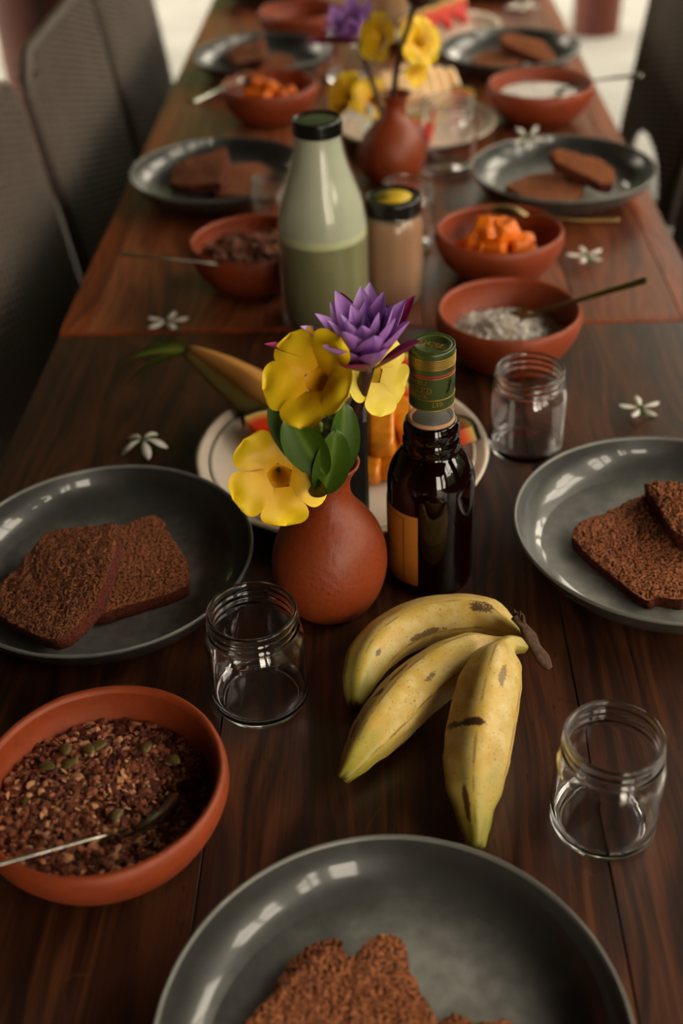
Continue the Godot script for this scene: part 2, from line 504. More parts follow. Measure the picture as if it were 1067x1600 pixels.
# ------------------------------------------------------------------ bread
func slab(o: Node3D, outline: Array, thick: float, rough := 0.0016) -> void:
	var pts := []
	for i in range(0, outline.size(), 2): pts.append(Vector3(outline[i] * 0.001, 0, outline[i + 1] * 0.001))
	var area := 0.0
	for i in pts.size():
		var a: Vector3 = pts[i]; var b: Vector3 = pts[(i + 1) % pts.size()]
		area += a.x * b.z - b.x * a.z
	if area < 0.0: pts.reverse()
	var n := 120
	var per := 0.0
	for i in pts.size(): per += pts[i].distance_to(pts[(i + 1) % pts.size()])
	var lp := PackedVector3Array()
	for k in n:
		var want := per * k / n
		var i := 0
		while want > pts[i].distance_to(pts[(i + 1) % pts.size()]):
			want -= pts[i].distance_to(pts[(i + 1) % pts.size()])
			i += 1
		lp.append(pts[i].lerp(pts[(i + 1) % pts.size()], want / maxf(pts[i].distance_to(pts[(i + 1) % pts.size()]), 1e-6)))
	var sm := PackedVector3Array()
	for k in n: sm.append((lp[(k + n - 1) % n] + lp[k] * 2.0 + lp[(k + 1) % n]) / 4.0)
	var seed_off := o.position * 1000.0
	var at := func(p: Vector3, s: float, y: float, edge: float) -> Vector3:
		var q := p * s
		var f := nz2.get_noise_3d(q.x * 2600.0 + seed_off.x, y * 2600.0 + seed_off.z, q.z * 2600.0)
		var g := nz2.get_noise_3d(q.x * 700.0 + seed_off.z, y * 300.0, q.z * 700.0 + seed_off.x)
		var r := q.normalized() * (f * rough * 0.9 + g * rough * 1.4) * edge
		return Vector3(q.x + r.x, y + (f * rough + g * rough * 1.2) * (1.0 if edge < 0.99 else 0.5), q.z + r.z)
	var top := []
	var bot := []
	for j in range(0, 31):
		var s := float(j) / 30.0
		var pt := PackedVector3Array(); var pb := PackedVector3Array()
		for k in n:
			pt.append(at.call(sm[k], s, 0.0 - 0.0012 * pow(s, 12.0), 1.0 if j == 30 else 0.3))
			pb.append(at.call(sm[k], s, -thick, 1.0 if j == 30 else 0.3))
		top.push_front(pt)
		bot.append(pb)
	var side := []
	side.append(bot[30])
	for j in range(1, 6):
		var p := PackedVector3Array()
		for k in n: p.append(at.call(sm[k], 1.0 + 0.014 * sin(PI * j / 6.0), -thick + thick * j / 6.0, 1.0))
		side.append(p)
	side.append(top[0])
	var mk := Maker.new()
	mk.add(grid(top, true))
	mk.add(grid(bot, true))
	part("crumb", mk.done(), M.crumb, o)
	part("crust", one(grid(side, true)), M.crust, o)

func bread(label: String, c: Vector3, n: Vector3, outline: Array, thick: float, group := "") -> void:
	var o := thing("bread_slice", label, "bread", c + Vector3(0, T, 0), 0.0, group)
	n = n.normalized()
	var x := (Vector3.RIGHT - n * n.x).normalized()
	o.basis = Basis(x, n, x.cross(n))
	slab(o, outline, thick)

# ------------------------------------------------------------------ granola and other heaps
func heap(called: String, label: String, cat: String, at: Vector3, rad: float, level: Callable, flakes: int, size: float, cols: Array, under: Color) -> void:
	var mk := Maker.new()
	var rows := []; var cc := []
	for j in range(20, -1, -1):
		var p := PackedVector3Array(); var q := PackedColorArray()
		for i in 48:
			var a := TAU * i / 48.0
			var r := rad * j / 20.0
			var v := Vector3(cos(a) * r, 0, sin(a) * r)
			v.y = level.call(v.x, v.z) + nz2.get_noise_2d(v.x * 2000.0, v.z * 2000.0) * 0.002
			p.append(v); q.append(under)
		rows.append(p); cc.append(q)
	mk.add(grid(rows, true, cc))
	var v := PackedVector3Array(); var c := PackedColorArray(); var nn := PackedVector3Array(); var idx := PackedInt32Array(); var uv := PackedVector2Array()
	for k in flakes:
		var a := rng.randf() * TAU
		var r := rad * sqrt(rng.randf()) * 0.98
		var p := Vector3(cos(a) * r, 0, sin(a) * r)
		p.y = level.call(p.x, p.z) + rng.randf_range(-0.0005, 0.0032)
		var b := Basis.from_euler(Vector3(rng.randfn(0, 0.42), rng.randf() * TAU, rng.randfn(0, 0.42)))
		var lx := size * (0.45 + 1.15 * pow(rng.randf(), 2.0))
		var lz := lx * rng.randf_range(0.4, 0.9)
		var tint: Color = cols[rng.randi() % cols.size()]
		tint = tint.lerp(Color(0.1, 0.05, 0.03), rng.randf() * (0.35 if tint.v < 0.75 else 0.06))
		var o := v.size()
		var hgt := lx * rng.randf_range(0.05, 0.18)
		v.append(p + b * Vector3(0, hgt, 0)); nn.append(b.y); c.append(tint); uv.append(Vector2.ZERO)
		for i in 7:
			var t := TAU * i / 7.0
			var w := rng.randf_range(0.8, 1.15)
			v.append(p + b * Vector3(cos(t) * lx * w, 0.0, sin(t) * lz * w)); nn.append((b.y + b * Vector3(cos(t), 0, sin(t)) * 0.6).normalized()); c.append(tint.darkened(0.1)); uv.append(Vector2.ZERO)
		for i in 7:
			idx.append(o); idx.append(o + 1 + i); idx.append(o + 1 + (i + 1) % 7)
	var arr := []
	arr.resize(Mesh.ARRAY_MAX)
	arr[Mesh.ARRAY_VERTEX] = v; arr[Mesh.ARRAY_NORMAL] = nn; arr[Mesh.ARRAY_COLOR] = c; arr[Mesh.ARRAY_TEX_UV] = uv; arr[Mesh.ARRAY_INDEX] = idx
	mk.add(arr, false)
	var o := part(called, mk.done(), M.tinted, self, Transform3D(Basis(), at))
	tag(o, label, cat, "", "stuff")

func ellipsoid(r: Vector3, seg := 14, point := 0.0) -> ArrayMesh:
	var rows := []
	for j in seg + 1:
		var t := PI * j / seg - PI / 2.0
		var p := PackedVector3Array()
		for i in seg * 2:
			var a := TAU * i / (seg * 2)
			var k := 1.0 - point * sin(t)
			p.append(Vector3(cos(a) * cos(t) * r.x * k, sin(t) * r.y, sin(a) * cos(t) * r.z * k))
		rows.append(p)
	return one(grid(rows, true))

func dice(size: Vector3, sd: int) -> ArrayMesh:
	# a softly rounded, slightly uneven cut block of fruit
	var rows := []
	var seg := 16
	for j in seg + 1:
		var t := PI * j / seg - PI / 2.0
		var p := PackedVector3Array()
		for i in seg * 2:
			var a := TAU * i / (seg * 2)
			var d := Vector3(cos(a) * cos(t), sin(t), sin(a) * cos(t))
			var k := pow(pow(absf(d.x), 7.0) + pow(absf(d.y), 7.0) + pow(absf(d.z), 7.0), -1.0 / 7.0)
			var q := d * k
			q *= 1.0 + 0.07 * nz2.get_noise_3d(q.x * 5.0 + sd * 13.0, q.y * 5.0, q.z * 5.0)
			p.append(Vector3(q.x * size.x, q.y * size.y, q.z * size.z) * 0.5)
		rows.append(p)
	return one(grid(rows, true))

# ------------------------------------------------------------------ leaves and petals: base at the origin, along +y, facing +z
func blade(ln: float, wd: float, widest: float, tip: float, bend: float, cup: float, c0: Color, c1: Color, ruffle := 0.0, vein := Color(0, 0, 0, 0), sd := 0, thick := 0.0, bw := 0.06) -> ArrayMesh:
	var nj := 15
	var ni := 9
	var mk := Maker.new()
	for side in (2 if thick > 0.0 else 1):
		var rows := []; var cc := []
		for j in nj + 1:
			var t := float(j) / nj
			var w := pow(sin(PI * pow(t, log(0.5) / log(widest))), tip) * wd * 0.5
			if t < widest: w = maxf(w, wd * 0.5 * bw * (1.0 + t))
			var ang := bend * t
			var y := ln * (sin(ang) / bend if absf(bend) > 0.01 else t)
			var z := ln * ((1.0 - cos(ang)) / bend if absf(bend) > 0.01 else 0.0)
			var p := PackedVector3Array(); var q := PackedColorArray()
			for i in ni:
				var s := float(i) / (ni - 1) * 2.0 - 1.0
				var lift := cup * s * s * w + ruffle * sin(s * 4.0 + sd) * sin(t * 7.0 + sd * 1.7) * wd * t
				var th := thick * (0.5 if side == 0 else -0.5) * (1.0 - s * s)
				p.append(Vector3(s * w * (1.0 - 0.15 * absf(cup) * s * s), y - sin(ang) * (lift + th), z + cos(ang) * (lift + th)))
				var k := c0.lerp(c1, t)
				if vein.a > 0.0 and absf(s) < 0.13: k = k.lerp(vein, vein.a)
				q.append(k)
			rows.append(p); cc.append(q)
		mk.add(grid(rows, false, cc, side == 1))
	return mk.done()

func aim(at: Vector3, dir: Vector3, face: Vector3) -> Transform3D:
	var y := dir.normalized()
	var x := y.cross(face).normalized()
	return Transform3D(Basis(x, y, x.cross(y)), at)

func lotus(label: String, at: Vector3, axis: Vector3, s: float, stem_to: Vector3) -> void:
	var o := thing("water_lily", label, "flower", at + Vector3(0, T, 0))
	var ax := axis.normalized()
	var ux := ax.cross(Vector3.FORWARD).normalized()
	var uz := ux.cross(ax)
	var lay := [[7, 0.80, 0.056, 0.0240, 0.0], [9, 0.58, 0.056, 0.0225, 0.35], [7, 0.36, 0.050, 0.020, 0.1], [5, 0.24, 0.038, 0.013, 0.5]]
	for L in lay:
		for k in L[0]:
			var a: float = TAU * (k + L[4]) / L[0] + rng.randf_range(-0.08, 0.08)
			var out := ux * cos(a) + uz * sin(a)
			var ti: float = L[1] + rng.randf_range(-0.1, 0.1)
			var dir := ax * cos(ti) + out * sin(ti)
			var ln: float = L[2] * s * rng.randf_range(0.92, 1.06)
			var c1 := Color(0.80, 0.66, 0.92).lerp(Color(0.68, 0.50, 0.84), rng.randf())
			part("petal", blade(ln, L[3] * s, 0.48, 0.85, 0.18, 0.5, Color(0.66, 0.30, 0.58), c1, 0.0, Color(0.52, 0.34, 0.70, 0.5), k), M.petal, o, aim(out * 0.004 * s, dir, -out + ax * 0.2))
	for k in 5:
		var a := TAU * (k + 0.98) / 5.0
		var out := ux * cos(a) + uz * sin(a)
		var ti := 0.92 if k != 4 else 1.18
		part("sepal", blade((0.058 if k != 4 else 0.074) * s, 0.021 * s, 0.48, 0.8, 0.12, 0.45, Color(0.30, 0.20, 0.13), Color(0.62, 0.10, 0.38), 0.0, Color(0, 0, 0, 0), k), M.petal, o, aim(out * 0.005 * s - ax * 0.002, ax * cos(ti) + out * sin(ti), -out + ax * 0.3))
	for k in 26:
		var a := TAU * k / 26.0
		var ti := rng.randf_range(0.1, 0.75)
		var dir := ax * cos(ti) + (ux * cos(a) + uz * sin(a)) * sin(ti)
		part("stamen", shape("stamen", func(): return one(tube(PackedVector3Array([Vector3.ZERO, Vector3(0, 0.011, 0.001), Vector3(0, 0.02, 0.0005)]), [0.0006, 0.0009, 0.0004], 6, Vector3.RIGHT))), M.stamen, o, aim(dir * 0.003, dir, ux))
	var a2 := stem_to - at
	part("stem", one(tube(spline([Vector3.ZERO, a2 * 0.35 + Vector3(0.002, 0, 0), a2], 12), [0.0052 * s, 0.0046 * s], 12, Vector3.RIGHT)), M.stem_dark, o)

func trumpet(label: String, at: Vector3, axis: Vector3, s: float, stem_to: Vector3, group := "", roll := 0.0, openness := 1.25, pale := 0.0) -> void:
	var o := thing("yellow_flower", label, "flower", at + Vector3(0, T, 0), 0.0, group)
	var ax := axis.normalized()
	var ux := ax.cross(Vector3.UP if absf(ax.y) < 0.9 else Vector3.RIGHT).normalized()
	var uz := ux.cross(ax)
	var c0 := Color(0.92, 0.68, 0.04).lerp(Color(0.75, 0.68, 0.25), pale)
	var c1 := Color(1.0, 0.86, 0.14).lerp(Color(0.92, 0.86, 0.42), pale)
	for k in 5:
		var a := TAU * k / 5.0 + roll
		var out := ux * cos(a) + uz * sin(a)
		var ti := openness + rng.randf_range(-0.16, 0.16)
		part("petal", blade(0.034 * s, 0.041 * s, 0.66, 0.45, -0.95, 0.10, c0, c1, 0.06, Color(0, 0, 0, 0), k, 0.0006, 0.55), M.petal, o, aim(out * 0.0095 * s + ax * 0.0004 * k, ax * cos(ti) + out * sin(ti), ax - out * 0.3))
	# the throat: a funnel that narrows back to the stalk
	var rows := []; var cc := []
	for p in [[0.0, 0.0105], [-0.004, 0.0080], [-0.012, 0.0062], [-0.024, 0.0034], [-0.034, 0.0018]]:
		var r := PackedVector3Array(); var q := PackedColorArray()
		for i in 20:
			var a := TAU * i / 20.0
			r.append(ax * p[0] * s + (ux * cos(a) + uz * sin(a)) * p[1] * s)
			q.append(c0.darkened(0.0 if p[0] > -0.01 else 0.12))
		rows.append(r); cc.append(q)
	part("throat", one(grid(rows, true, cc)), M.petal, o)
	part("stem", one(tube(spline([-ax * 0.033 * s, -ax * 0.045 * s + (stem_to - at) * 0.25, stem_to - at], 14), [0.0016, 0.0014], 8, Vector3.RIGHT)), M.stem, o)

func star(label: String, at: Vector3, tilt: Vector3, s: float, spin: float, bend := 0.35) -> void:
	var o := thing("white_star_flower", label, "flower", at + Vector3(0, T, 0))
	o.basis = Basis.from_euler(tilt) * Basis(Vector3.UP, spin)
	for k in 5:
		var a := TAU * k / 5.0 + rng.randf_range(-0.12, 0.12)
		var out := Vector3(cos(a), 0, sin(a))
		part("petal", blade(0.034 * s, 0.0135 * s, 0.6, 0.7, bend, 0.35, Color(0.82, 0.82, 0.74), Color(0.90, 0.89, 0.86), 0.0, Color(0, 0, 0, 0), k, 0.0007), M.petal, o, aim(out * 0.003 + Vector3(0, 0.012, 0), out + Vector3(0, 0.25, 0), Vector3.DOWN))
	part("flower_tube", one(tube(PackedVector3Array([Vector3(0, 0.013, 0), Vector3(0.002, 0.007, 0), Vector3(0.007, 0.002, 0.003), Vector3(0.018, 0.0016, 0.006)]), [0.0032, 0.0022, 0.0014, 0.0012], 10)), M.stem, o)

# ------------------------------------------------------------------ bananas
func banana_image(sd: int, blots: Array) -> ImageTexture:
	var w := 256
	var h := 384
	var a := FastNoiseLite.new(); a.seed = sd; a.frequency = 0.03; a.fractal_octaves = 4
	var b := FastNoiseLite.new(); b.seed = sd + 5; b.frequency = 0.13; b.fractal_octaves = 3
	var im := Image.create(w, h, false, Image.FORMAT_RGB8)
	for y in h:
		var t := float(y) / h
		for x in w:
			var u := float(x) / w
			var n := a.get_noise_2d(x, y * 0.8)
			var c := Color(0.80, 0.66, 0.30).lerp(Color(0.86, 0.76, 0.48), clampf(0.5 + n * 1.2, 0, 1))
			c = c.lerp(Color(0.56, 0.56, 0.14), clampf(0.9 - t * 3.4 + n * 0.5, 0, 0.85))
			c = c.lerp(Color(0.62, 0.58, 0.20), clampf((t - 0.86) * 5.0, 0, 0.7))
			var ridge := absf(fposmod(u * 5.0 + 0.5, 1.0) - 0.5) * 2.0
			c = c.lerp(Color(0.50, 0.36, 0.12), clampf(1.0 - ridge * 10.0, 0, 1) * clampf(0.4 + n * 1.8, 0, 0.85))
			var sp := b.get_noise_2d(x * 1.5, y * 1.5)
			c = c.lerp(Color(0.30, 0.18, 0.07), clampf((sp - 0.52) * 6.0, 0, 0.8))
			c = c.lerp(Color(0.20, 0.13, 0.07), clampf(0.9 - t * 22.0 + n, 0, 0.9))
			for q in blots:
				var du: float = absf(fposmod(u - q[0] + 0.5, 1.0) - 0.5) / q[2]
				var dt: float = absf(t - q[1]) / q[3]
				var d: float = du * du + dt * dt + n * 1.1 + sp * 0.8
				if d < 1.0: c = c.lerp(Color(0.25, 0.14, 0.09), clampf((1.0 - d) * 2.2, 0, q[4]))
			im.set_pixel(x, y, c)
	return ImageTexture.create_from_image(im)

func banana(o: Node3D, pts: Array, radii: Array, tex: Texture2D, roll: float) -> void:
	var path := spline(pts, 46)
	var rows := []
	var n := path.size()
	var seg := 40
	for i in n:
		var d := (path[mini(i + 1, n - 1)] - path[maxi(i - 1, 0)]).normalized()
		var x := d.cross(Vector3.UP).normalized()
		var y := x.cross(d).normalized()
		var f := float(i) / (n - 1) * (radii.size() - 1)
		var k := mini(int(f), radii.size() - 2)
		var r: float = lerpf(radii[k], radii[k + 1], smoothstep(0, 1, f - k) * 0.5 + (f - k) * 0.5)
		var p := PackedVector3Array()
		for s in seg:
			var a := TAU * s / seg
			var w := pow(absf(cos(2.5 * a)), 1.7)
			var rr := r * (0.94 + 0.105 * w) * (1.0 + 0.018 * nz.get_noise_2d(i * 14.0 + roll * 100.0, s * 9.0))
			p.append(path[i] + x * cos(a + roll) * rr + y * sin(a + roll) * rr)
		if i == 0:
			var q := PackedVector3Array(); q.resize(seg); q.fill(path[0] - d * 0.001); rows.append(q)
		rows.append(p)
	var m := mat(Color.WHITE, 0.48)
	m.albedo_texture = tex
	m.heightmap_enabled = true
	m.heightmap_texture = M.grain
	m.heightmap_scale = 0.01
	part("banana", one(grid(rows, true)), m, o)

# ------------------------------------------------------------------ bottles and lettering
func wrapped_text(s: String, height: float, r: float, theta: float, y: float, depth: float, bold := false) -> ArrayMesh:
	# lettering laid round a cylinder; theta is the angle of its middle, 0 facing +z
	var f := SystemFont.new()
	f.font_names = PackedStringArray(["Droid Serif"])
	f.font_weight = 700 if bold else 400
	var tm := TextMesh.new()
	tm.text = s
	tm.font = f
	tm.font_size = 48
	tm.pixel_size = height / 36.0
	tm.depth = depth
	tm.curve_step = 3.0
	var a := tm.get_mesh_arrays()
	var v: PackedVector3Array = a[Mesh.ARRAY_VERTEX]
	var n: PackedVector3Array = a[Mesh.ARRAY_NORMAL]
	for i in v.size():
		var th := theta + v[i].x / r
		var rr := r + v[i].z
		var nn := n[i]
		v[i] = Vector3(sin(th) * rr, y + v[i].y, cos(th) * rr)
		n[i] = Vector3(nn.x * cos(th) + nn.z * sin(th), nn.y, -nn.x * sin(th) + nn.z * cos(th))
	var arr := []
	arr.resize(Mesh.ARRAY_MAX)
	arr[Mesh.ARRAY_VERTEX] = v; arr[Mesh.ARRAY_NORMAL] = n; arr[Mesh.ARRAY_INDEX] = a[Mesh.ARRAY_INDEX]
	var m := ArrayMesh.new()
	m.add_surface_from_arrays(Mesh.PRIMITIVE_TRIANGLES, arr)
	return m

func flat_text(s: String, height: float, depth: float) -> Mesh:
	var f := SystemFont.new()
	f.font_names = PackedStringArray(["Droid Serif"])
	f.font_weight = 700
	var tm := TextMesh.new()
	tm.text = s; tm.font = f; tm.font_size = 48; tm.pixel_size = height / 36.0; tm.depth = depth; tm.curve_step = 2.0
	var m := ArrayMesh.new()
	m.add_surface_from_arrays(Mesh.PRIMITIVE_TRIANGLES, tm.get_mesh_arrays())
	return m

func patch(r: float, t0: float, t1: float, y0: float, y1: float, thick := 0.0003, seg := 40) -> ArrayMesh:
	var mk := Maker.new()
	for s in [0, 1]:
		var rows := []
		for j in 2:
			var p := PackedVector3Array()
			for i in seg:
				var th := lerpf(t0, t1, float(i) / (seg - 1))
				var rr: float = r + thick * s
				p.append(Vector3(sin(th) * rr, lerpf(y0, y1, j), cos(th) * rr))
			rows.append(p)
		mk.add(grid(rows, false, [], s == 1))
	return mk.done()

func hoop(r: float, y: float, h: float, t := 0.0006, seg := 64) -> ArrayMesh:
	return lathe([[Vector2(r - 0.0004, y), Vector2(r + t * 0.7, y), Vector2(r + t, y + h * 0.3), Vector2(r + t, y + h * 0.7), Vector2(r + t * 0.7, y + h), Vector2(r - 0.0004, y + h)]], seg)

func dark_bottle() -> void:
	var o := thing("syrup_bottle", "dark brown glass bottle with green foil cap and amber label beside the clay vase", "bottle", Vector3(0.0345, T, -0.806))
	part("bottle_glass", lathe([spline2([Vector2(0, 0.005), Vector2(0.025, 0.0035), Vector2(0.031, 0.0), Vector2(0.0352, 0.0015), Vector2(0.0368, 0.006), Vector2(0.0373, 0.02), Vector2(0.0375, 0.06), Vector2(0.0378, 0.098), Vector2(0.0374, 0.109), Vector2(0.0352, 0.119), Vector2(0.0312, 0.128), Vector2(0.0268, 0.1345), Vector2(0.0240, 0.138), Vector2(0.0232, 0.1400),
		Vector2(0.0240, 0.1425), Vector2(0.0243, 0.147), Vector2(0.0236, 0.1508), Vector2(0.0226, 0.1520), Vector2(0.0232, 0.1535), Vector2(0.0236, 0.157), Vector2(0.0232, 0.1615), Vector2(0.0216, 0.1650), Vector2(0.0196, 0.1672), Vector2(0, 0.1672)], 150)], 80, 0.006), M.syrup, o)
	part("bottle_neck", lathe([[Vector2(0.0203, 0.1664), Vector2(0.0196, 0.1690), Vector2(0.0190, 0.175), Vector2(0.0184, 0.186)]], 64), M.clear_thin, o)
	part("foam_ring", lathe([spline2([Vector2(0.0193, 0.1670), Vector2(0.0191, 0.1694), Vector2(0.0182, 0.1702), Vector2(0.0172, 0.1690), Vector2(0.0160, 0.1673)], 16)], 64), M.tan_foam, o)
	part("liquid_surface", lathe([[Vector2(0.0164, 0.1674), Vector2(0.0150, 0.1682), Vector2(0, 0.1682)]], 48), M.dark_liquid, o)
	var cap := part("cap", lathe([[Vector2(0.0176, 0.1836), Vector2(0.0184, 0.1836), Vector2(0.0186, 0.1848), Vector2(0.0186, 0.2168)], spline2([Vector2(0.0186, 0.2168), Vector2(0.0186, 0.2340), Vector2(0.0183, 0.2352), Vector2(0.0175, 0.2358)], 12), [Vector2(0.0175, 0.2358), Vector2(0.0168, 0.2358), Vector2(0.0162, 0.2352), Vector2(0.0124, 0.2352), Vector2(0.0121, 0.2348), Vector2(0, 0.2348)]], 80), M.foil, o)
	for k in 6: part("gold_band", hoop(0.0186, 0.2212 + k * 0.0016, 0.0007, 0.0004), M.gold, cap)
	part("gold_band", hoop(0.0186, 0.1841, 0.0007, 0.0003), M.gold, cap)
	part("gold_band", hoop(0.0186, 0.1936, 0.0007, 0.0003), M.gold, cap)
	part("gold_band", hoop(0.0186, 0.2132, 0.0006, 0.0003), M.gold, cap)
	part("red_band", hoop(0.0186, 0.2142, 0.0020, 0.00025), M.red_band, cap)
	part("cap_ring", lathe([[Vector2(0.0162, 0.2353), Vector2(0.0162, 0.2355), Vector2(0.0126, 0.2355), Vector2(0.0126, 0.2353)]], 64), M.foil_top, cap)
	part("lettering", wrapped_text("DOUBLE", 0.0036, 0.0187, -0.72, 0.2096, 0.0003), M.gold, cap)
	part("lettering", wrapped_text("DISTILLED", 0.0054, 0.0187, -1.02, 0.2030, 0.0003), M.gold, cap)
	part("lettering", wrapped_text("ARRACK", 0.0032, 0.0187, -0.75, 0.1976, 0.0003), M.gold, cap)
	part("lettering", wrapped_text("LTD", 0.0022, 0.0187, 0.22, 0.1900, 0.0003), M.gold, cap)
	for k in 5:
		part("leaf_print", blade(0.0055, 0.003, 0.5, 0.8, 0.0, 0.0, Color(0.06, 0.08, 0.03), Color(0.06, 0.08, 0.03), 0, Color(0, 0, 0, 0), 0, 0.0002), M.leaf, cap, Transform3D(Basis(Vector3.UP, 0.62 + 0.16 * k) * Basis(Vector3.BACK, -0.5 + 0.5 * (k % 3)), Vector3(sin(0.62 + 0.16 * k) * 0.0188, 0.1988 + 0.0035 * (k % 3), cos(0.62 + 0.16 * k) * 0.0188)))
	part("emblem", flat_text("DCSL", 0.0066, 0.0006), M.gold, cap, Transform3D(Basis(Vector3.UP, -0.5) * Basis(Vector3.RIGHT, -PI / 2), Vector3(0, 0.2350, 0)))
	var lb := part("paper_label", patch(0.0381, -2.5, -0.33, 0.016, 0.0905), M.paper, o)
	part("label_border", patch(0.0384, -0.70, -0.675, 0.021, 0.086, 0.0002, 4), M.paper_line, lb)
	part("label_border", patch(0.0384, -2.2, -0.675, 0.0203, 0.0210, 0.0002, 30), M.paper_line, lb)
	part("label_border", patch(0.0384, -2.2, -0.675, 0.0855, 0.0862, 0.0002, 30), M.paper_line, lb)
	for k in 8: part("label_lines", patch(0.0384, -1.7 + 0.05 * (k % 3), -0.85 - 0.07 * (k % 2), 0.026 + 0.0035 * k, 0.0266 + 0.0035 * k, 0.0002, 16), M.paper_line, lb)

func smoothie_bottle() -> void:
	var o := thing("smoothie_bottle", "tall glass bottle half full of green smoothie with a black cap", "bottle", Vector3(-0.0765, T, -1.3105))
	var prof := [Vector2(0, 0.004), Vector2(0.046, 0.0), Vector2(0.052, 0.003), Vector2(0.0545, 0.012), Vector2(0.0548, 0.06), Vector2(0.0546, 0.112), Vector2(0.0530, 0.136), Vector2(0.0478, 0.160), Vector2(0.0405, 0.180), Vector2(0.0340, 0.199), Vector2(0.0290, 0.220), Vector2(0.0268, 0.236), Vector2(0.0266, 0.242)]
	part("bottle_glass", lathe([spline2(prof, 60)], 80), M.clear_thin, o)
	var inner := []
	for p in spline2(prof, 60):
		if p.y > 0.118: inner.append(Vector2(maxf(p.x - 0.0022, 0), p.y))
	part("milky_film", lathe([inner], 72), M.milk_film, o)
	part("smoothie", lathe([[Vector2(0, 0.006), Vector2(0.045, 0.006), Vector2(0.0515, 0.012), Vector2(0.0526, 0.03), Vector2(0.0526, 0.1165)], [Vector2(0.0526, 0.1165), Vector2(0.045, 0.1158), Vector2(0, 0.1155)]], 72), M.smoothie, o)
	part("foam_line", lathe([spline2([Vector2(0.0527, 0.1135), Vector2(0.0531, 0.118), Vector2(0.0524, 0.1225), Vector2(0.0508, 0.121), Vector2(0.0480, 0.1165)], 12)], 72), M.foam, o)
	var cap := part("cap", lathe([[Vector2(0.0262, 0.2345), Vector2(0.0282, 0.2345), Vector2(0.0288, 0.2355)], spline2([Vector2(0.0288, 0.2355), Vector2(0.0288, 0.2490), Vector2(0.0283, 0.2512), Vector2(0.0270, 0.2520)], 10)], 72), M.lid, o)
	part("cap_top", lathe([spline2([Vector2(0.0270, 0.2520), Vector2(0.0255, 0.2520), Vector2(0.0248, 0.2512), Vector2(0.0244, 0.2500), Vector2(0.0180, 0.2502), Vector2(0, 0.2504)], 18)], 72), M.lid_top, cap)

func spread_jar(label: String, at: Vector3, inside: Material, lid: Material, top: Material, emblem: bool) -> void:
	var o := thing("spread_jar", label, "jar", at)
	part("jar_glass", lathe([spline2([Vector2(0, 0.003), Vector2(0.030, 0.0), Vector2(0.0350, 0.003), Vector2(0.0368, 0.012), Vector2(0.0372, 0.06), Vector2(0.0372, 0.098), Vector2(0.0362, 0.107), Vector2(0.0330, 0.114), Vector2(0.0312, 0.118), Vector2(0.0312, 0.124)], 50)], 64), M.clear_thin, o)
	part("spread", lathe([[Vector2(0, 0.004), Vector2(0.030, 0.004), Vector2(0.0345, 0.010), Vector2(0.0356, 0.03), Vector2(0.0358, 0.098), Vector2(0.0345, 0.106), Vector2(0.0310, 0.112)], [Vector2(0.0310, 0.112), Vector2(0, 0.112)]], 64), inside, o)
	var cap := part("lid", lathe([[Vector2(0.0320, 0.1185), Vector2(0.0345, 0.1185), Vector2(0.0352, 0.1195)], spline2([Vector2(0.0352, 0.1195), Vector2(0.0352, 0.1345), Vector2(0.0346, 0.1370), Vector2(0.0330, 0.1378)], 10)], 64), lid, o)
	part("lid_top", lathe([spline2([Vector2(0.0330, 0.1378), Vector2(0.0315, 0.1376), Vector2(0.0300, 0.1362), Vector2(0.0200, 0.1362), Vector2(0, 0.1362)], 14)], 64), top, cap)
	if emblem:
		part("emblem", lathe([[Vector2(0.0222, 0.1363), Vector2(0.0222, 0.1366), Vector2(0, 0.1366)]], 48), M.yellow_print, cap)
		for k in 3:
			part("leaf_print", blade(0.028 - 0.004 * k, 0.006, 0.5, 0.8, 0.0, 0.0, Color(0.16, 0.13, 0.03), Color(0.2, 0.15, 0.03), 0, Color(0, 0, 0, 0), 0, 0.0003), M.leaf, cap, Transform3D(Basis(Vector3.UP, 1.2 + 0.35 * k) * Basis(Vector3.RIGHT, -PI / 2), Vector3(-0.011 + 0.003 * k, 0.1369, 0.009 - 0.005 * k)))

func vase_mesh() -> ArrayMesh:
	return lathe([[Vector2(0, 0.002), Vector2(0.022, 0.0), Vector2(0.028, 0.001)], spline2([Vector2(0.028, 0.001), Vector2(0.0375, 0.009), Vector2(0.0455, 0.024), Vector2(0.0494, 0.044), Vector2(0.0484, 0.062), Vector2(0.0430, 0.080), Vector2(0.0345, 0.094), Vector2(0.0250, 0.106), Vector2(0.0180, 0.117), Vector2(0.0155, 0.127), Vector2(0.0158, 0.136), Vector2(0.0190, 0.144), Vector2(0.0218, 0.1488), Vector2(0.0222, 0.1505), Vector2(0.0212, 0.1515), Vector2(0.0195, 0.1505)], 60), spline2([Vector2(0.0195, 0.1505), Vector2(0.0150, 0.143), Vector2(0.0122, 0.132), Vector2(0.0125, 0.120), Vector2(0.018, 0.106), Vector2(0.030, 0.092), Vector2(0.043, 0.062), Vector2(0.043, 0.03), Vector2(0, 0.012)], 30)], 96, 0.01, false, 0.0080)

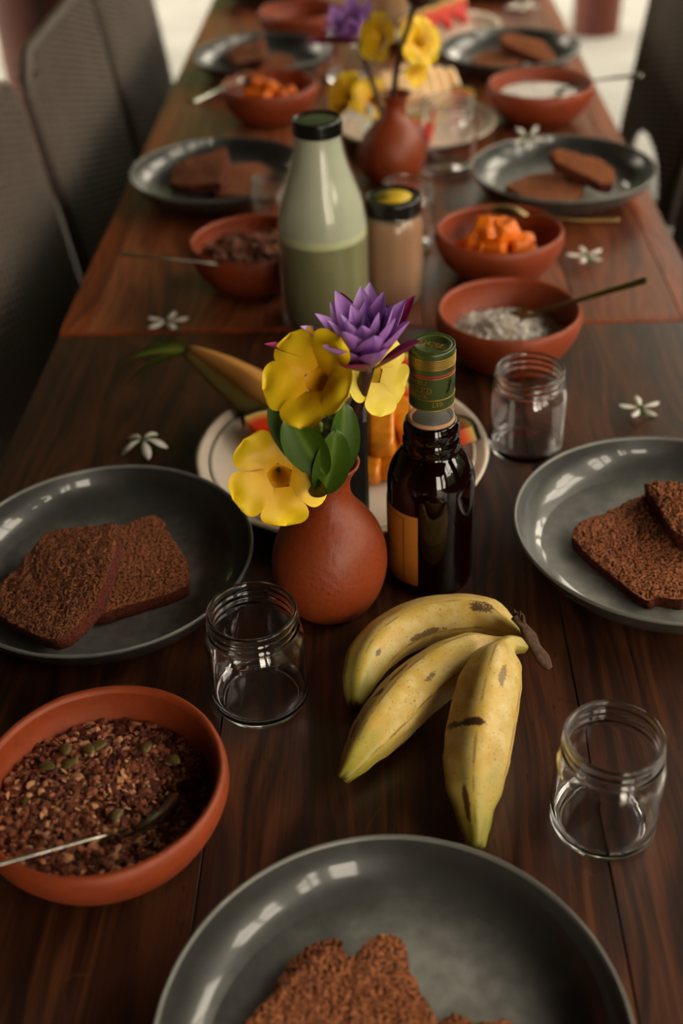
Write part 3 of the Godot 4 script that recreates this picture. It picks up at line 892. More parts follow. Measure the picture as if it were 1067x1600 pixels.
# ------------------------------------------------------------------ rattan chair: origin on the floor, facing +x
func weave(w: float, h: float, mask: Callable) -> Array:
	var cw := 0.0205
	var ch := 0.0128
	var sx := 6
	var sy := 6
	var nx := int(w / cw) * sx
	var ny := int(h / ch) * sy
	var v := PackedVector3Array(); var nn := PackedVector3Array(); var idx := PackedInt32Array()
	var at := {}
	var f := func(a: float, b: float) -> float:
		var i := floori(a / cw)
		var fb := b / ch + (0.5 if i % 2 == 0 else 0.0)
		var u := fposmod(a / cw, 1.0) - 0.5
		var t := fposmod(fb, 1.0) - 0.5
		return 0.0075 * sqrt(maxf(0.0, 1.0 - pow(absf(u) * 2.7, 3.0))) * sqrt(maxf(0.0, 1.0 - pow(absf(t) * 2.4, 3.0)))
	for j in ny + 1:
		for i in nx + 1:
			var a := w * (float(i) / nx - 0.5)
			var b := h * float(j) / ny
			var z: float = f.call(a, b)
			at[j * (nx + 1) + i] = v.size()
			v.append(Vector3(a, b, z))
			var dx: float = (f.call(a + 0.001, b) - f.call(a - 0.001, b)) / 0.002
			var dy: float = (f.call(a, b + 0.001) - f.call(a, b - 0.001)) / 0.002
			nn.append(Vector3(-dx, -dy, 1).normalized())
	for j in ny:
		for i in nx:
			if not mask.call(w * ((i + 0.5) / nx - 0.5), h * (j + 0.5) / ny): continue
			var p := j * (nx + 1) + i
			idx.append_array(PackedInt32Array([p, p + nx + 1, p + 1, p + 1, p + nx + 1, p + nx + 2]))
	var arr := []
	arr.resize(Mesh.ARRAY_MAX)
	arr[Mesh.ARRAY_VERTEX] = v; arr[Mesh.ARRAY_NORMAL] = nn; arr[Mesh.ARRAY_INDEX] = idx
	return arr

func back_inside(a: float, b: float, arched: bool) -> bool:
	# the back runs from the seat (b = 0) to its top; rounded top corners, an arched gap above the seat
	var w := 0.27
	var h := 0.43
	if absf(a) > w or b > h or b < 0.0: return false
	var r := 0.075
	if absf(a) > w - r and b > h - r and Vector2(absf(a) - (w - r), b - (h - r)).length() > r: return false
	var q := Vector2(a / 0.195, b / 0.095).length()
	return q > 1.0 or not arched

func make_chair(label: String, x: float, z: float, turn: float, group: String, arched: bool) -> void:
	var o := thing("rattan_chair", label, "chair", Vector3(x, 0, z), turn, group)
	var lean := 0.12
	# back plane: local x right is chair -z ... the panel stands at x = -0.22 and leans outward
	var bx := Transform3D(Basis(Vector3(0, 0, -1), Vector3(-sin(lean), cos(lean), 0), Vector3(cos(lean), sin(lean), 0)), Vector3(-0.215, 0.45, 0))
	var bp := part("back_panel", shape("chair_back%s" % arched, func():
		var mk := Maker.new()
		var wv := weave(0.56, 0.44, func(a, b): return back_inside(a, b, arched))
		mk.add(wv, false)
		mk.add(wv, false, Transform3D(Basis(Vector3.UP, PI), Vector3(0, 0, -0.018)))
		return mk.done()), M.rattan, o, bx)
	part("back_frame", shape("chair_frame%s" % arched, func():
		var w := 0.27; var h := 0.43; var r := 0.075
		var p := PackedVector3Array([Vector3(-w, 0, -0.009), Vector3(-w, h * 0.5, -0.009)])
		for k in 9: p.append(Vector3(-w + r - r * cos(PI / 2 * k / 8), h - r + r * sin(PI / 2 * k / 8), -0.009))
		for k in 9: p.append(Vector3(w - r + r * sin(PI / 2 * k / 8), h - r + r * cos(PI / 2 * k / 8), -0.009))
		p.append(Vector3(w, h * 0.5, -0.009)); p.append(Vector3(w, 0, -0.009))
		var mk := Maker.new()
		mk.add(tube(p, [0.012], 10, Vector3.BACK))
		var q := PackedVector3Array()
		for k in 17: q.append(Vector3(-0.195 * cos(PI * k / 16), 0.095 * sin(PI * k / 16), -0.009))
		if arched: mk.add(tube(q, [0.011], 10, Vector3.BACK))
		return mk.done()), M.rattan, bp)
	var seat := part("seat", shape("chair_seat", func():
		var mk := Maker.new()
		mk.add(weave(0.54, 0.46, func(_a, _b): return true), false, Transform3D(Basis(Vector3(0, 0, -1), Vector3(1, 0, 0), Vector3(0, 1, 0)), Vector3(-0.22, 0.448, 0)))
		mk.add(chamfer(Vector3(0.48, 0.045, 0.56), 0.012, Vector3(0.01, 0.425, 0)), false)
		return mk.done()), M.rattan, o)
	part("apron", shape("chair_apron", func(): return box_mesh(Vector3(0.44, 0.07, 0.52), 0.01, Vector3(0.01, 0.37, 0))), M.rattan, seat)
	for k in [[-0.21, -0.255], [-0.21, 0.255], [0.22, -0.255], [0.22, 0.255]]:
		part("leg", shape("chair_leg", func(): return one(tube(PackedVector3Array([Vector3(0, 0, 0), Vector3(0, 0.2, 0), Vector3(0, 0.41, 0)]), [0.017, 0.021, 0.023], 12, Vector3.RIGHT))), M.rattan, o, Transform3D(Basis(), Vector3(k[0], 0, k[1])))

func table(label: String, z0: float, z1: float, planks: Array, tex: Texture2D, rough: float, coat: float, sd: int) -> void:
	var zc := (z0 + z1) / 2.0
	var ln := absf(z1 - z0)
	var o := thing("dining_table", label, "table", Vector3(0, 0, zc), 0.0, "")
	var r := RandomNumberGenerator.new(); r.seed = sd
	for i in planks.size():
		var w: float = planks[i][1] - planks[i][0]
		var m := wood_mat(tex, Vector3(r.randf_range(0.3, 0.7), 0, 0.5 + r.randf_range(-0.5, 0.5) * maxf(0.0, 1.0 - ln * 0.45 - 0.02)), rough, Color(1, 1, 1).lerp(Color(0.80, 0.76, 0.74), r.randf()), coat)
		if planks[i].size() > 2: m.albedo_color = planks[i][2]
		part("plank", box_mesh(Vector3(w - 0.0010, 0.034, ln - 0.001), 0.0002), m, o, Transform3D(Basis(), Vector3((planks[i][0] + planks[i][1]) / 2.0, T - 0.017, 0)))
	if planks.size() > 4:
		part("edge_light_strip", box_mesh(Vector3(0.81, 0.030, 0.008), 0.0015), wood_mat(tex, Vector3(0.4, 0.2, 0.5), 0.4, Color(1.0, 0.80, 0.6)), o, Transform3D(Basis(), Vector3(-0.008, T - 0.0148, ln / 2.0 + 0.0035)))  # added strip; its paler tint paints the light caught along the table edge
	var am := wood_mat(tex, Vector3(0.2, 0.3, 0.6), rough)
	for s in [-1, 1]:
		part("apron", box_mesh(Vector3(0.024, 0.08, ln - 0.16), 0.003), am, o, Transform3D(Basis(), Vector3(s * 0.35 - 0.005, T - 0.074, 0)))
		part("apron", box_mesh(Vector3(0.68, 0.08, 0.024), 0.003), am, o, Transform3D(Basis(), Vector3(-0.005, T - 0.074, s * (ln / 2.0 - 0.08))))
		for q in [-1, 1]:
			part("leg", box_mesh(Vector3(0.07, T - 0.034, 0.07), 0.005), am, o, Transform3D(Basis(), Vector3(s * 0.345 - 0.005, (T - 0.034) / 2.0, q * (ln / 2.0 - 0.08))))

func blob(r: Vector3, sd: float, seg := 18) -> Array:
	var rows := []
	for j in seg + 1:
		var t := PI * j / seg - PI / 2.0
		var p := PackedVector3Array()
		for i in seg * 2:
			var a := TAU * i / (seg * 2)
			var d := Vector3(cos(a) * cos(t), sin(t), sin(a) * cos(t))
			var k := 1.0 + 0.35 * nz2.get_noise_3d(d.x * 14.0 + sd, d.y * 14.0, d.z * 14.0)
			p.append(d * r * k)
		rows.append(p)
	return grid(rows, true)

func at_table(x: float, h: float, z: float) -> Vector3:
	return Vector3(x, T + h, z)

func fruit(called: String, label: String, cat: String, mesh: Mesh, m: Material, at: Vector3, rot: Vector3, group := "") -> MeshInstance3D:
	var o := part(called, mesh, m, self, Transform3D(Basis.from_euler(rot), at))
	tag(o, label, cat, group)
	return o

func melon_slice(label: String, at: Vector3, rot: Vector3, s: float, group := "") -> void:
	# a triangular slice: point at the origin end (+z), rind at the far end
	var o := thing("watermelon_slice", label, "fruit", at, 0.0, group)
	o.basis = Basis.from_euler(rot)
	var cols := [Color(0.80, 0.10, 0.05), Color(0.82, 0.16, 0.07), Color(0.80, 0.24, 0.10), Color(0.85, 0.62, 0.35), Color(0.75, 0.74, 0.42)]
	var dist := [0.0, 0.02, 0.042, 0.052, 0.056]
	var mk := Maker.new()
	var rows := []; var cc := []
	for side in [0.5, -0.5]:
		var p := []
		for j in dist.size():
			var r := PackedVector3Array(); var q := PackedColorArray()
			for i in 13:
				var a := lerpf(-0.5, 0.5, i / 12.0)
				r.append(Vector3(sin(a) * dist[j] * s, side * 0.018 * s, -cos(a) * dist[j] * s) + Vector3(0, 0, 0.028 * s))
				q.append(cols[j])
			p.append(r); rows.append(r)
			cc.append(q)
		mk.add(grid(p, false, cc.slice(cc.size() - dist.size()), side < 0.0))
	for e in [0, 12]:
		var p0 := PackedVector3Array(); var p1 := PackedVector3Array(); var q := PackedColorArray()
		for j in dist.size():
			p0.append(rows[j][e]); p1.append(rows[j + dist.size()][e]); q.append(cols[j])
		mk.add(grid([p0, p1], false, [q, q], e == 12))
	part("flesh", mk.done(), M.flesh, o)
	var rk := Maker.new()
	var rr := []; var rc := []
	for k in [[0.5, 0.0], [0.5, 1.0], [-0.5, 1.0], [-0.5, 0.0]]:
		var r := PackedVector3Array(); var q := PackedColorArray()
		for i in 13:
			var a := lerpf(-0.5, 0.5, i / 12.0)
			r.append(Vector3(sin(a), 0, -cos(a)) * (0.056 + 0.005 * k[1]) * s + Vector3(0, k[0] * 0.018 * s, 0.028 * s))
			q.append(Color(0.09, 0.14, 0.06) if i % 3 else Color(0.14, 0.20, 0.09))
		rr.append(r); rc.append(q)
	rk.add(grid(rr, false, rc))
	part("rind", rk.done(), M.flesh, o)

func _ready() -> void:
	# camera
	var cam := Camera3D.new()
	cam.name = "camera"
	var lens := CameraAttributesPhysical.new()
	lens.frustum_focal_length = 27.02
	lens.frustum_focus_distance = 0.90
	lens.exposure_aperture = 2.2
	lens.frustum_near = 0.05
	lens.frustum_far = 200.0
	cam.attributes = lens
	cam.keep_aspect = Camera3D.KEEP_HEIGHT
	cam.fov = 2.0 * rad_to_deg(atan(800.0 / 1801.36))
	cam.near = 0.05
	cam.transform = Transform3D(Basis(Vector3(0.998918, -0.039924, -0.023863), Vector3(0.017619, 0.799609, -0.600263), Vector3(0.043046, 0.599193, 0.799447)).orthonormalized(), Vector3(0, T + 0.6757, 0))
	add_child(cam)
	cam.current = true
	# sky and exposure
	var we := WorldEnvironment.new()
	we.name = "environment"
	var env := Environment.new()
	var sky := Sky.new()
	var sm := ProceduralSkyMaterial.new()
	sm.sky_top_color = col(0.92, 0.872, 0.79)
	sm.sky_horizon_color = col(1.0, 0.938, 0.845)
	sm.ground_bottom_color = col(0.35, 0.32, 0.27)
	sm.ground_horizon_color = col(0.6, 0.57, 0.5)
	sm.sun_angle_max = 0.0
	sky.sky_material = sm
	env.background_mode = Environment.BG_SKY
	env.sky = sky
	env.background_energy_multiplier = 1.0
	env.tonemap_mode = Environment.TONE_MAPPER_LINEAR
	env.tonemap_exposure = 14.5
	env.sdfgi_enabled = true
	env.ssao_enabled = true
	env.ssil_enabled = true
	we.environment = env
	add_child(we)
	# hazy sun, high over the far right of the table, outside the roof
	var sun := DirectionalLight3D.new()
	sun.name = "sun"
	sun.light_color = col(1.0, 0.94, 0.84)
	sun.light_energy = 0.12
	sun.light_angular_distance = 3.0
	sun.shadow_enabled = true
	sun.basis = Basis.looking_at(Vector3(-0.45, -1.0, 0.25).normalized())
	add_child(sun)

	make_materials()
	M.stamen = mat(col(0.62, 0.16, 0.30), 0.6)

	# ---------------------------------------------------------- the setting
	struct("floor", box_mesh(Vector3(22, 0.2, 26), 0.01), M.floor, Vector3(0, -0.1, -5))
	struct("ground", box_mesh(Vector3(90, 0.2, 90), 0.01), M.lawn, Vector3(0, -0.32, -5))
	struct("ceiling", box_mesh(Vector3(4.9, 0.2, 8.5), 0.02), M.ceil, Vector3(-0.75, 2.75, -1.25))
	struct("wall_left", box_mesh(Vector3(0.2, 2.65, 6.2), 0.01), M.wall, Vector3(-2.3, 1.325, -0.1))
	struct("wall_back", box_mesh(Vector3(3.2, 2.65, 0.2), 0.01), M.wall, Vector3(-0.8, 1.325, 2.9))
	for p in [[0.955, -5.47, 0.105, 3.4], [-1.03, -3.86, 0.20, 2.65], [1.62, -4.0, 0.09, 2.65], [-3.0, -4.0, 0.12, 2.65]]:
		struct("column", lathe([[Vector2(0, 0), Vector2(p[2], 0)], [Vector2(p[2], 0), Vector2(p[2], p[3])], [Vector2(p[2], p[3]), Vector2(0, p[3])]], 40), M.post, Vector3(p[0], 0, p[1]))
	# right side: low wall, piers and head with open windows between them
	var wr := struct("wall_right", box_mesh(Vector3(0.16, 0.86, 6.4), 0.01), M.wall, Vector3(1.62, 0.43, -0.3))
	struct("wall_head", box_mesh(Vector3(0.16, 0.30, 6.4), 0.01), M.wall, Vector3(0, 2.07, 0), wr)
	for k in 5: struct("pier", box_mesh(Vector3(0.16, 1.49, 0.46), 0.01), M.wall, Vector3(0, 1.175, -2.88 + 1.44 * k), wr)
	for k in 4:
		var w := struct("window_%d" % (k + 1), box_mesh(Vector3(0.2, 0.04, 1.0), 0.005), M.post, Vector3(1.62, 0.88, -2.46 + 1.44 * k))
		struct("window_frame", box_mesh(Vector3(0.1, 0.05, 0.98), 0.005), M.post, Vector3(0, 1.445, 0), w)
		struct("mullion", box_mesh(Vector3(0.05, 1.42, 0.04), 0.005), M.post, Vector3(0, 0.73, 0), w)
		struct("transom", box_mesh(Vector3(0.04, 0.035, 0.98), 0.005), M.post, Vector3(0, 0.85, 0), w)
	# unseen planting beyond the openings; far clumps added and sized to cut sky glare
	var hm := Maker.new()
	for k in 34:
		var f := k / 33.0
		hm.add(blob(Vector3(1.0, 1.3 + 0.5 * absf(sin(k * 2.1)), 0.95), k * 7.0, 16), true, Transform3D(Basis(), Vector3(6.2 + 0.9 * sin(k * 1.7), 1.3, -9.5 + 15.5 * f)))
	for k in 22:
		var f := (k / 2) / 10.0
		hm.add(blob(Vector3(1.1, 2.2, 1.0), 300.0 + k * 5.0, 14), true, Transform3D(Basis(), Vector3(-9.0 + 8.8 * f, 1.7 + 3.4 * (k % 2), -11.0 + 0.7 * sin(k * 1.3))))
	for k in 6:
		hm.add(blob(Vector3(1.0, 2.6, 1.0), 500.0 + k * 5.0, 16), true, Transform3D(Basis(), Vector3(0.6 + 1.15 * k, 2.2 + 0.9 * sin(k * 2.3), -11.0 + 0.7 * sin(k * 1.3))))
	var hd := part("hedge", hm.done(), M.hedge, self)
	tag(hd, "unseen leafy green hedge along the open right side, with added glare-blocking clumps at the far end", "hedge", "", "stuff")

	# ---------------------------------------------------------- tables and chairs
	var orange := col(1.0, 0.86, 0.66)
	table("dark reddish wooden table nearest the camera, with the clay vase and bananas on it", -1.279, -0.05, [[-0.412, -0.137], [-0.1365, 0.145], [0.1455, 0.400]], M.wood_near, 0.42, 0.3, 4)
	table("orange-brown wooden table at the far end, butted against the dark one", -3.35, -1.289, [[-0.414, -0.378, orange], [-0.3775, -0.155], [-0.1545, 0.045], [0.0455, 0.235], [0.2355, 0.362], [0.3625, 0.398, orange]], M.wood_far, 0.45, 0.2, 9)
	make_chair("woven grey rattan chair on the left, nearest the camera, cut by the frame", -0.355, -1.70, 0.0, "rattan chairs along the left side", false)
	make_chair("woven grey rattan chair in the middle of the left row", -0.355, -2.32, 0.0, "rattan chairs along the left side", false)
	make_chair("woven grey rattan chair farthest along the left side of the table", -0.355, -2.94, 0.0, "rattan chairs along the left side", false)
	make_chair("woven brown rattan chair on the right with floor showing under its back", 0.355, -2.535, PI, "rattan chairs along the right side", true)
	make_chair("woven brown rattan chair at the right edge, mostly outside the frame", 0.355, -1.92, PI, "rattan chairs along the right side", true)

	# ---------------------------------------------------------- plates
	make_plate("grey glazed dinner plate nearest the camera, at the bottom of the photo", at_table(-0.005, 0, -0.347), "grey dinner plates", 1.012)
	make_plate("grey glazed dinner plate left of the clay vase, holding two slices", at_table(-0.257, 0, -0.792), "grey dinner plates", 0.985)
	make_plate("grey glazed dinner plate right of the dark bottle, cut by the frame", at_table(0.246, 0, -0.822), "grey dinner plates")
	make_plate("dark plate beside the bowl of orange cubes with the long spoon, right side", at_table(0.265, 0, -1.695), "grey dinner plates")
	make_plate("dark plate right side behind the bowl of white curd", at_table(0.246, 0, -2.345), "grey dinner plates")
	make_plate("dark plate on the left behind the bowl of dark granola clusters", at_table(-0.257, 0, -1.735), "grey dinner plates")
	make_plate("dark plate on the left behind the far bowl of orange cubes", at_table(-0.240, 0, -2.37), "grey dinner plates")
	make_plate("dark plate farthest away on the right, with a white flower beside it", at_table(0.250, 0, -2.98), "grey dinner plates")
	make_plate("dark plate farthest away on the left, cut by the top of the photo", at_table(-0.255, 0, -2.99), "grey dinner plates")

	# ---------------------------------------------------------- bread
	bread("dark brown bread slice on the nearest plate, topmost, with a notched edge", Vector3(-0.0289, 0.0355, -0.3783), Vector3(0.02, 0.999, 0.05), [-63.3, 21.0, -52.0, 7.3, -40.3, -6.0, -30.7, -15.0, -17.5, -28.1, -10.5, -29.5, -4.8, -23.6, 0.7, -22.4, 12.0, -35.7, 25.9, -38.0, 32.1, -31.6, 34.5, -14.1, 40.6, -0.8, 48.9, 11.6, 52.4, 34.6, 33.7, 52.8, -9.1, 63.7, -52.5, 53.8], 0.012)
	bread("dark brown bread slice on the nearest plate, lowest, its crust peeping out behind", Vector3(-0.0513, 0.021, -0.3974), Vector3(0, 1, 0), [-25.0, 4.7, -17.1, -9.1, -11.5, -16.1, 3.5, -26.2, 13.7, -24.3, 18.0, -12.6, 26.3, 13.0, 19.0, 37.2, -27.1, 29.4], 0.0115)
	bread("dark brown bread piece on the nearest plate, at the right of the pile", Vector3(0.0439, 0.0215, -0.3565), Vector3(0, 1, 0), [-19.2, -12.6, -13.0, -15.8, -5.8, -13.8, -0.4, -9.4, 9.1, -11.0, 17.1, -12.2, 24.0, -8.6, 26.2, 6.9, 18.5, 29.2, -21.4, 36.5, -35.0, 10.8], 0.012)
	bread("brown bread slice lying flat on the left plate, right one of the two", Vector3(-0.2255, 0.0273, -0.8019), Vector3(0.05, 0.998, 0.03), [-37.4, -43.6, -30.2, -46.6, -15.2, -53.8, 0.6, -64.9, 11.8, -54.7, 24.6, -27.1, 38.2, -4.1, 43.4, 9.7, 45.9, 33.5, 30.1, 45.6, 8.3, 56.1, -24.5, 73.1, -44.8, 67.4, -50.8, 9.4], 0.015)
	bread("darker bread slice on the left plate leaning on the other slice", Vector3(-0.2953, 0.0365, -0.7591), Vector3(-0.242, 0.969, 0.039), [-22.0, -77.8, 6.9, -73.3, 45.2, -66.7, 53.5, -35.7, 52.0, 9.9, 45.9, 43.6, 34.9, 62.6, 24.5, 72.4, 12.9, 72.4, -11.9, 54.9, -42.8, 29.1, -63.6, 9.9, -62.0, -5.9, -41.1, -33.7, -32.4, -61.9], 0.015)
	bread("brown bread slice on the right plate, the larger one lying lower", Vector3(0.2187, 0.0256, -0.8042), Vector3(-0.099, 0.992, 0.079), [-55.1, -24.5, -51.6, -37.9, -46.3, -43.3, -18.3, -55.4, 18.0, -73.9, 43.5, -75.7, 61.7, -50.5, 62.1, 1.0, 40.2, 53.8, 25.9, 64.2, 12.3, 60.4, 4.9, 57.3, -1.6, 64.0, -12.8, 51.4, -34.6, 15.6, -48.3, -6.6], 0.016)
	bread("pale-topped bread slice propped on top of the other on the right plate", Vector3(0.2575, 0.0519, -0.8335), Vector3(-0.195, 0.976, 0.098), [-25.5, -39.0, -14.1, -37.9, -0.4, -34.4, 14.9, -25.3, 27.7, -5.6, 25.4, 31.4, 8.5, 47.6, -5.4, 38.8, -13.0, 24.1, -18.1, 0.4], 0.022)
	bread("blurred bread slice lying in the dark plate beside the long spoon", Vector3(0.2411, 0.0251, -1.6612), Vector3(0, 0.999, 0.05), [-61.9, -14.2, -20.2, -50.5, 29.2, -61.0, 55.3, -5.9, 40.0, 37.4, -4.5, 62.2, -38.0, 32.0], 0.015)
	bread("blurred bread slice tilted up in the dark plate beside the long spoon", Vector3(0.2954, 0.0511, -1.6788), Vector3(0.095, 0.953, 0.286), [-47.6, -30.8, -33.5, -36.6, 24.9, -16.6, 42.1, 6.3, 37.5, 42.2, 18.9, 40.7, -42.4, -5.2], 0.018)
	bread("blurred bread slice lying in the right plate behind the curd bowl", Vector3(0.2243, 0.0251, -2.3288), Vector3(0, 0.999, 0.05), [-54.5, -2.9, -19.6, -55.9, 31.5, -62.0, 50.5, 0.5, 20.7, 55.5, -28.5, 64.8], 0.015)
	bread("blurred bread slice tilted up in the right plate behind the curd bowl", Vector3(0.2827, 0.0453, -2.3319), Vector3(0.095, 0.953, 0.286), [-55.9, -32.4, -34.8, -45.6, 28.8, -22.5, 47.3, 19.6, 44.7, 45.7, 20.4, 41.5, -50.3, -6.3], 0.018)
	bread("dark bread slice with a bright edge in the left plate beside the smoothie bottle", Vector3(-0.290, 0.036, -1.7457), Vector3(-0.25, 0.957, 0.048), [-50.6, -54.8, -23.7, -71.6, 38.2, -63.3, 47.9, 25.9, 42.8, 67.4, -8.0, 51.4, -47.7, 15.0], 0.016)
	bread("pale bread slice lying right in the left plate beside the smoothie bottle", Vector3(-0.2147, 0.0275, -1.7291), Vector3(0, 0.999, 0.05), [-44.6, -54.4, 10.6, -62.7, 38.3, -31.0, 37.9, 35.4, 1.0, 60.1, -43.3, 52.5], 0.016)
	bread("dark bread slice leaning in the far left plate behind orange cubes", Vector3(-0.272, 0.038, -2.39), Vector3(-0.25, 0.957, 0.048), [-51.3, -48.5, -27.8, -66.6, 30.0, -61.3, 45.3, 25.6, 37.3, 68.9, -23.4, 52.1], 0.016)
	bread("pale bread slice lying in the far left plate behind orange cubes", Vector3(-0.210, 0.0275, -2.3501), Vector3(0, 0.999, 0.05), [-47.8, -42.6, 9.9, -52.1, 35.6, -10.8, 29.1, 48.3, -26.7, 57.3], 0.016)

	# ---------------------------------------------------------- bowls, what is in them, and their spoons
	make_bowl("large terracotta bowl of dark granola nearest the camera on the left", at_table(-0.2025, 0, -0.519), "terracotta bowls", 1.01)
	var g_cols := [Color(0.62, 0.33, 0.21), Color(0.52, 0.26, 0.16), Color(0.70, 0.42, 0.28), Color(0.42, 0.20, 0.12), Color(0.80, 0.56, 0.40)]
	heap("granola", "dark brown granola filling the nearest terracotta bowl", "granola", at_table(-0.2025, 0, -0.519), 0.0755, func(x: float, z: float) -> float:
		var r := Vector2(x, z).length() / 0.075
		return 0.036 + 0.011 * (1.0 - r * r) - 0.010 * exp(-Vector2(x - 0.035, z - 0.02).length_squared() / 0.0009) - 0.004 * x / 0.075, 8000, 0.0034, g_cols, Color(0.16, 0.07, 0.04))
	for k in [[-0.237, -0.556, 0.4], [-0.247, -0.541, 1.4], [-0.231, -0.543, 2.4], [-0.214, -0.560, 2.0], [-0.220, -0.556, 0.6], [-0.157, -0.546, 0.9], [-0.179, -0.557, 0.2], [-0.221, -0.500, 1.2], [-0.191, -0.500, 0.1], [-0.255, -0.514, 0.0]]:
		fruit("pumpkin_seed", "small green pumpkin seed lying on the dark granola", "seed", shape("seed", func(): return ellipsoid(Vector3(0.0042, 0.0066, 0.0022), 10, 0.25)), M.seed, at_table(k[0], 0.0495 if k[1] < -0.53 else 0.0465, k[1]), Vector3(1.35, k[2], 0.2), "pumpkin seeds on the granola")
	make_spoon("steel spoon resting in the nearest bowl of granola", [Vector3(-0.285, T + 0.098, -0.405), Vector3(-0.2443, T + 0.086, -0.4318), Vector3(-0.2175, T + 0.078, -0.4482), Vector3(-0.1913, T + 0.064, -0.469)], Vector3(-0.1700, T + 0.0485, -0.4985), Vector3(0.60, -0.15, -0.75), 0.058, 0.040, M.steel, Vector3(-0.45, 0.85, -0.35))
	make_bowl("terracotta bowl of shredded coconut beside the bottle cap on the right", at_table(0.1384, 0, -1.1964), "terracotta bowls", 0.955)
	heap("shredded_coconut", "white shredded coconut heaped in the terracotta bowl behind the bottle", "coconut", at_table(0.1384, 0, -1.1964), 0.066, func(x: float, z: float) -> float:
		return 0.030 + 0.022 * exp(-Vector2(x + 0.008, z - 0.010).length_squared() / 0.0016), 2600, 0.0030, [Color(0.90, 0.87, 0.82), Color(0.84, 0.80, 0.74), Color(0.95, 0.93, 0.90)], Color(0.75, 0.70, 0.64))
	make_spoon("brass-handled spoon standing in the bowl of shredded coconut", [Vector3(0.2898, T + 0.1, -1.1891), Vector3(0.2141, T + 0.072, -1.1977), Vector3(0.164, T + 0.052, -1.2039)], Vector3(0.142, T + 0.042, -1.2180), Vector3(-0.85, -0.4, -0.3), 0.05, 0.034, M.brass, Vector3.UP, [0.007, 0.006, 0.0042, 0.0034])
	make_bowl("terracotta bowl of orange fruit cubes on the right with a long spoon", at_table(0.1472, 0, -1.4223), "terracotta bowls", 0.965)
	make_bowl("terracotta bowl of granola clusters left of the smoothie bottle", at_table(-0.176, 0, -1.412), "terracotta bowls", 0.95)
	make_bowl("terracotta bowl of white curd at the right edge of the table", at_table(0.2700, 0, -2.035), "terracotta bowls", 1.06)
	make_bowl("terracotta bowl of orange fruit cubes on the left, further back", at_table(-0.2029, 0, -2.0827), "terracotta bowls", 1.0)
	make_bowl("terracotta bowl at the top of the photo, empty-looking and blurred", at_table(-0.1735, 0, -2.600), "terracotta bowls", 1.06)
	for b in [[0.1472, -1.4223, 30, "orange papaya cube piled in the bowl with the long spoon", "papaya cubes in the nearer bowl"], [-0.2029, -2.0827, 26, "orange papaya cube piled in the further left bowl", "papaya cubes in the further bowl"]]:
		for k in b[2]:
			var lv := 0 if k < 14 else (1 if k < 24 else 2)
			var rr: float = [0.052, 0.040, 0.020][lv]
			var a: float = k * 2.39996
			var r: float = rr * sqrt(fposmod(k * 0.618, 1.0) * 0.9 + 0.1)
			var s := rng.randf_range(0.019, 0.025)
			fruit("papaya_cube", b[3], "fruit", shape("dice%d" % (k % 4), func(): return dice(Vector3(1.0, 0.9, 1.15), k)), M.papaya, at_table(b[0] + cos(a) * r - 0.006, 0.034 + 0.015 * lv, b[1] + sin(a) * r), Vector3(rng.randfn(0, 0.4), rng.randf() * TAU, rng.randfn(0, 0.4)), b[4]).scale = Vector3.ONE * s
	make_spoon("long brass spoon lying across the bowl of orange cubes", [Vector3(0.3006, T + 0.068, -1.4323), Vector3(0.2455, T + 0.073, -1.4243), Vector3(0.1987, T + 0.077, -1.4305)], Vector3(0.1600, T + 0.073, -1.455), Vector3(-0.85, 0.02, -0.4), 0.058, 0.036, M.brass, Vector3(0.05, -1, 0.25))
	heap("granola_clusters", "reddish granola clusters in the bowl left of the smoothie bottle", "granola", at_table(-0.176, 0, -1.412), 0.069, func(x: float, z: float) -> float:
		return 0.040 + 0.012 * (1.0 - Vector2(x, z).length_squared() / 0.0056) + 0.006 * nz.get_noise_2d(x * 1500.0, z * 1500.0), 1300, 0.0060, [Color(0.64, 0.38, 0.28), Color(0.50, 0.27, 0.19), Color(0.74, 0.52, 0.38)], Color(0.18, 0.08, 0.05))
	make_spoon("steel spoon sticking out to the left of the granola clusters", [Vector3(-0.3286, T + 0.085, -1.33), Vector3(-0.2733, T + 0.078, -1.3287), Vector3(-0.2199, T + 0.066, -1.3387)], Vector3(-0.1850, T + 0.046, -1.357), Vector3(0.85, -0.5, -0.4), 0.052, 0.034, M.steel)
	heap("white_curd", "smooth white curd in the bowl at the right table edge", "curd", at_table(0.2700, 0, -2.035), 0.072, func(x: float, z: float) -> float:
		return 0.044 + 0.008 * (1.0 - Vector2(x, z).length_squared() / 0.0052), 200, 0.003, [Color(0.92, 0.91, 0.88)], Color(0.92, 0.90, 0.87))
	make_spoon("steel spoon reaching over the table edge from the curd bowl", [Vector3(0.425, T + 0.093, -1.962), Vector3(0.385, T + 0.085, -1.98), Vector3(0.3452, T + 0.075, -1.9964), Vector3(0.312, T + 0.062, -2.006)], Vector3(0.290, T + 0.053, -2.014), Vector3(-0.9, -0.4, -0.2), 0.05, 0.034, M.steel, Vector3.UP, [0.006, 0.0045, 0.0028, 0.003])
	make_spoon("steel spoon in the further left bowl of orange cubes", [Vector3(-0.3134, T + 0.092, -1.9013), Vector3(-0.2819, T + 0.084, -1.9882), Vector3(-0.2600, T + 0.074, -2.060)], Vector3(-0.2420, T + 0.066, -2.105), Vector3(0.36, -0.2, -0.9), 0.05, 0.034, M.steel, Vector3.UP, [0.008, 0.006, 0.003, 0.003])

	# ---------------------------------------------------------- jars and bottles
	make_jar("empty glass jar in front of the clay vase", at_table(-0.1075, 0, -0.6545), 1.04)
	make_jar("empty glass jar right of the bananas, at the lower right", at_table(0.1462, 0, -0.5285), 1.0)
	make_jar("empty glass jar between the dark bottle and the coconut bowl", at_table(0.1415, 0, -1.012), 1.03)
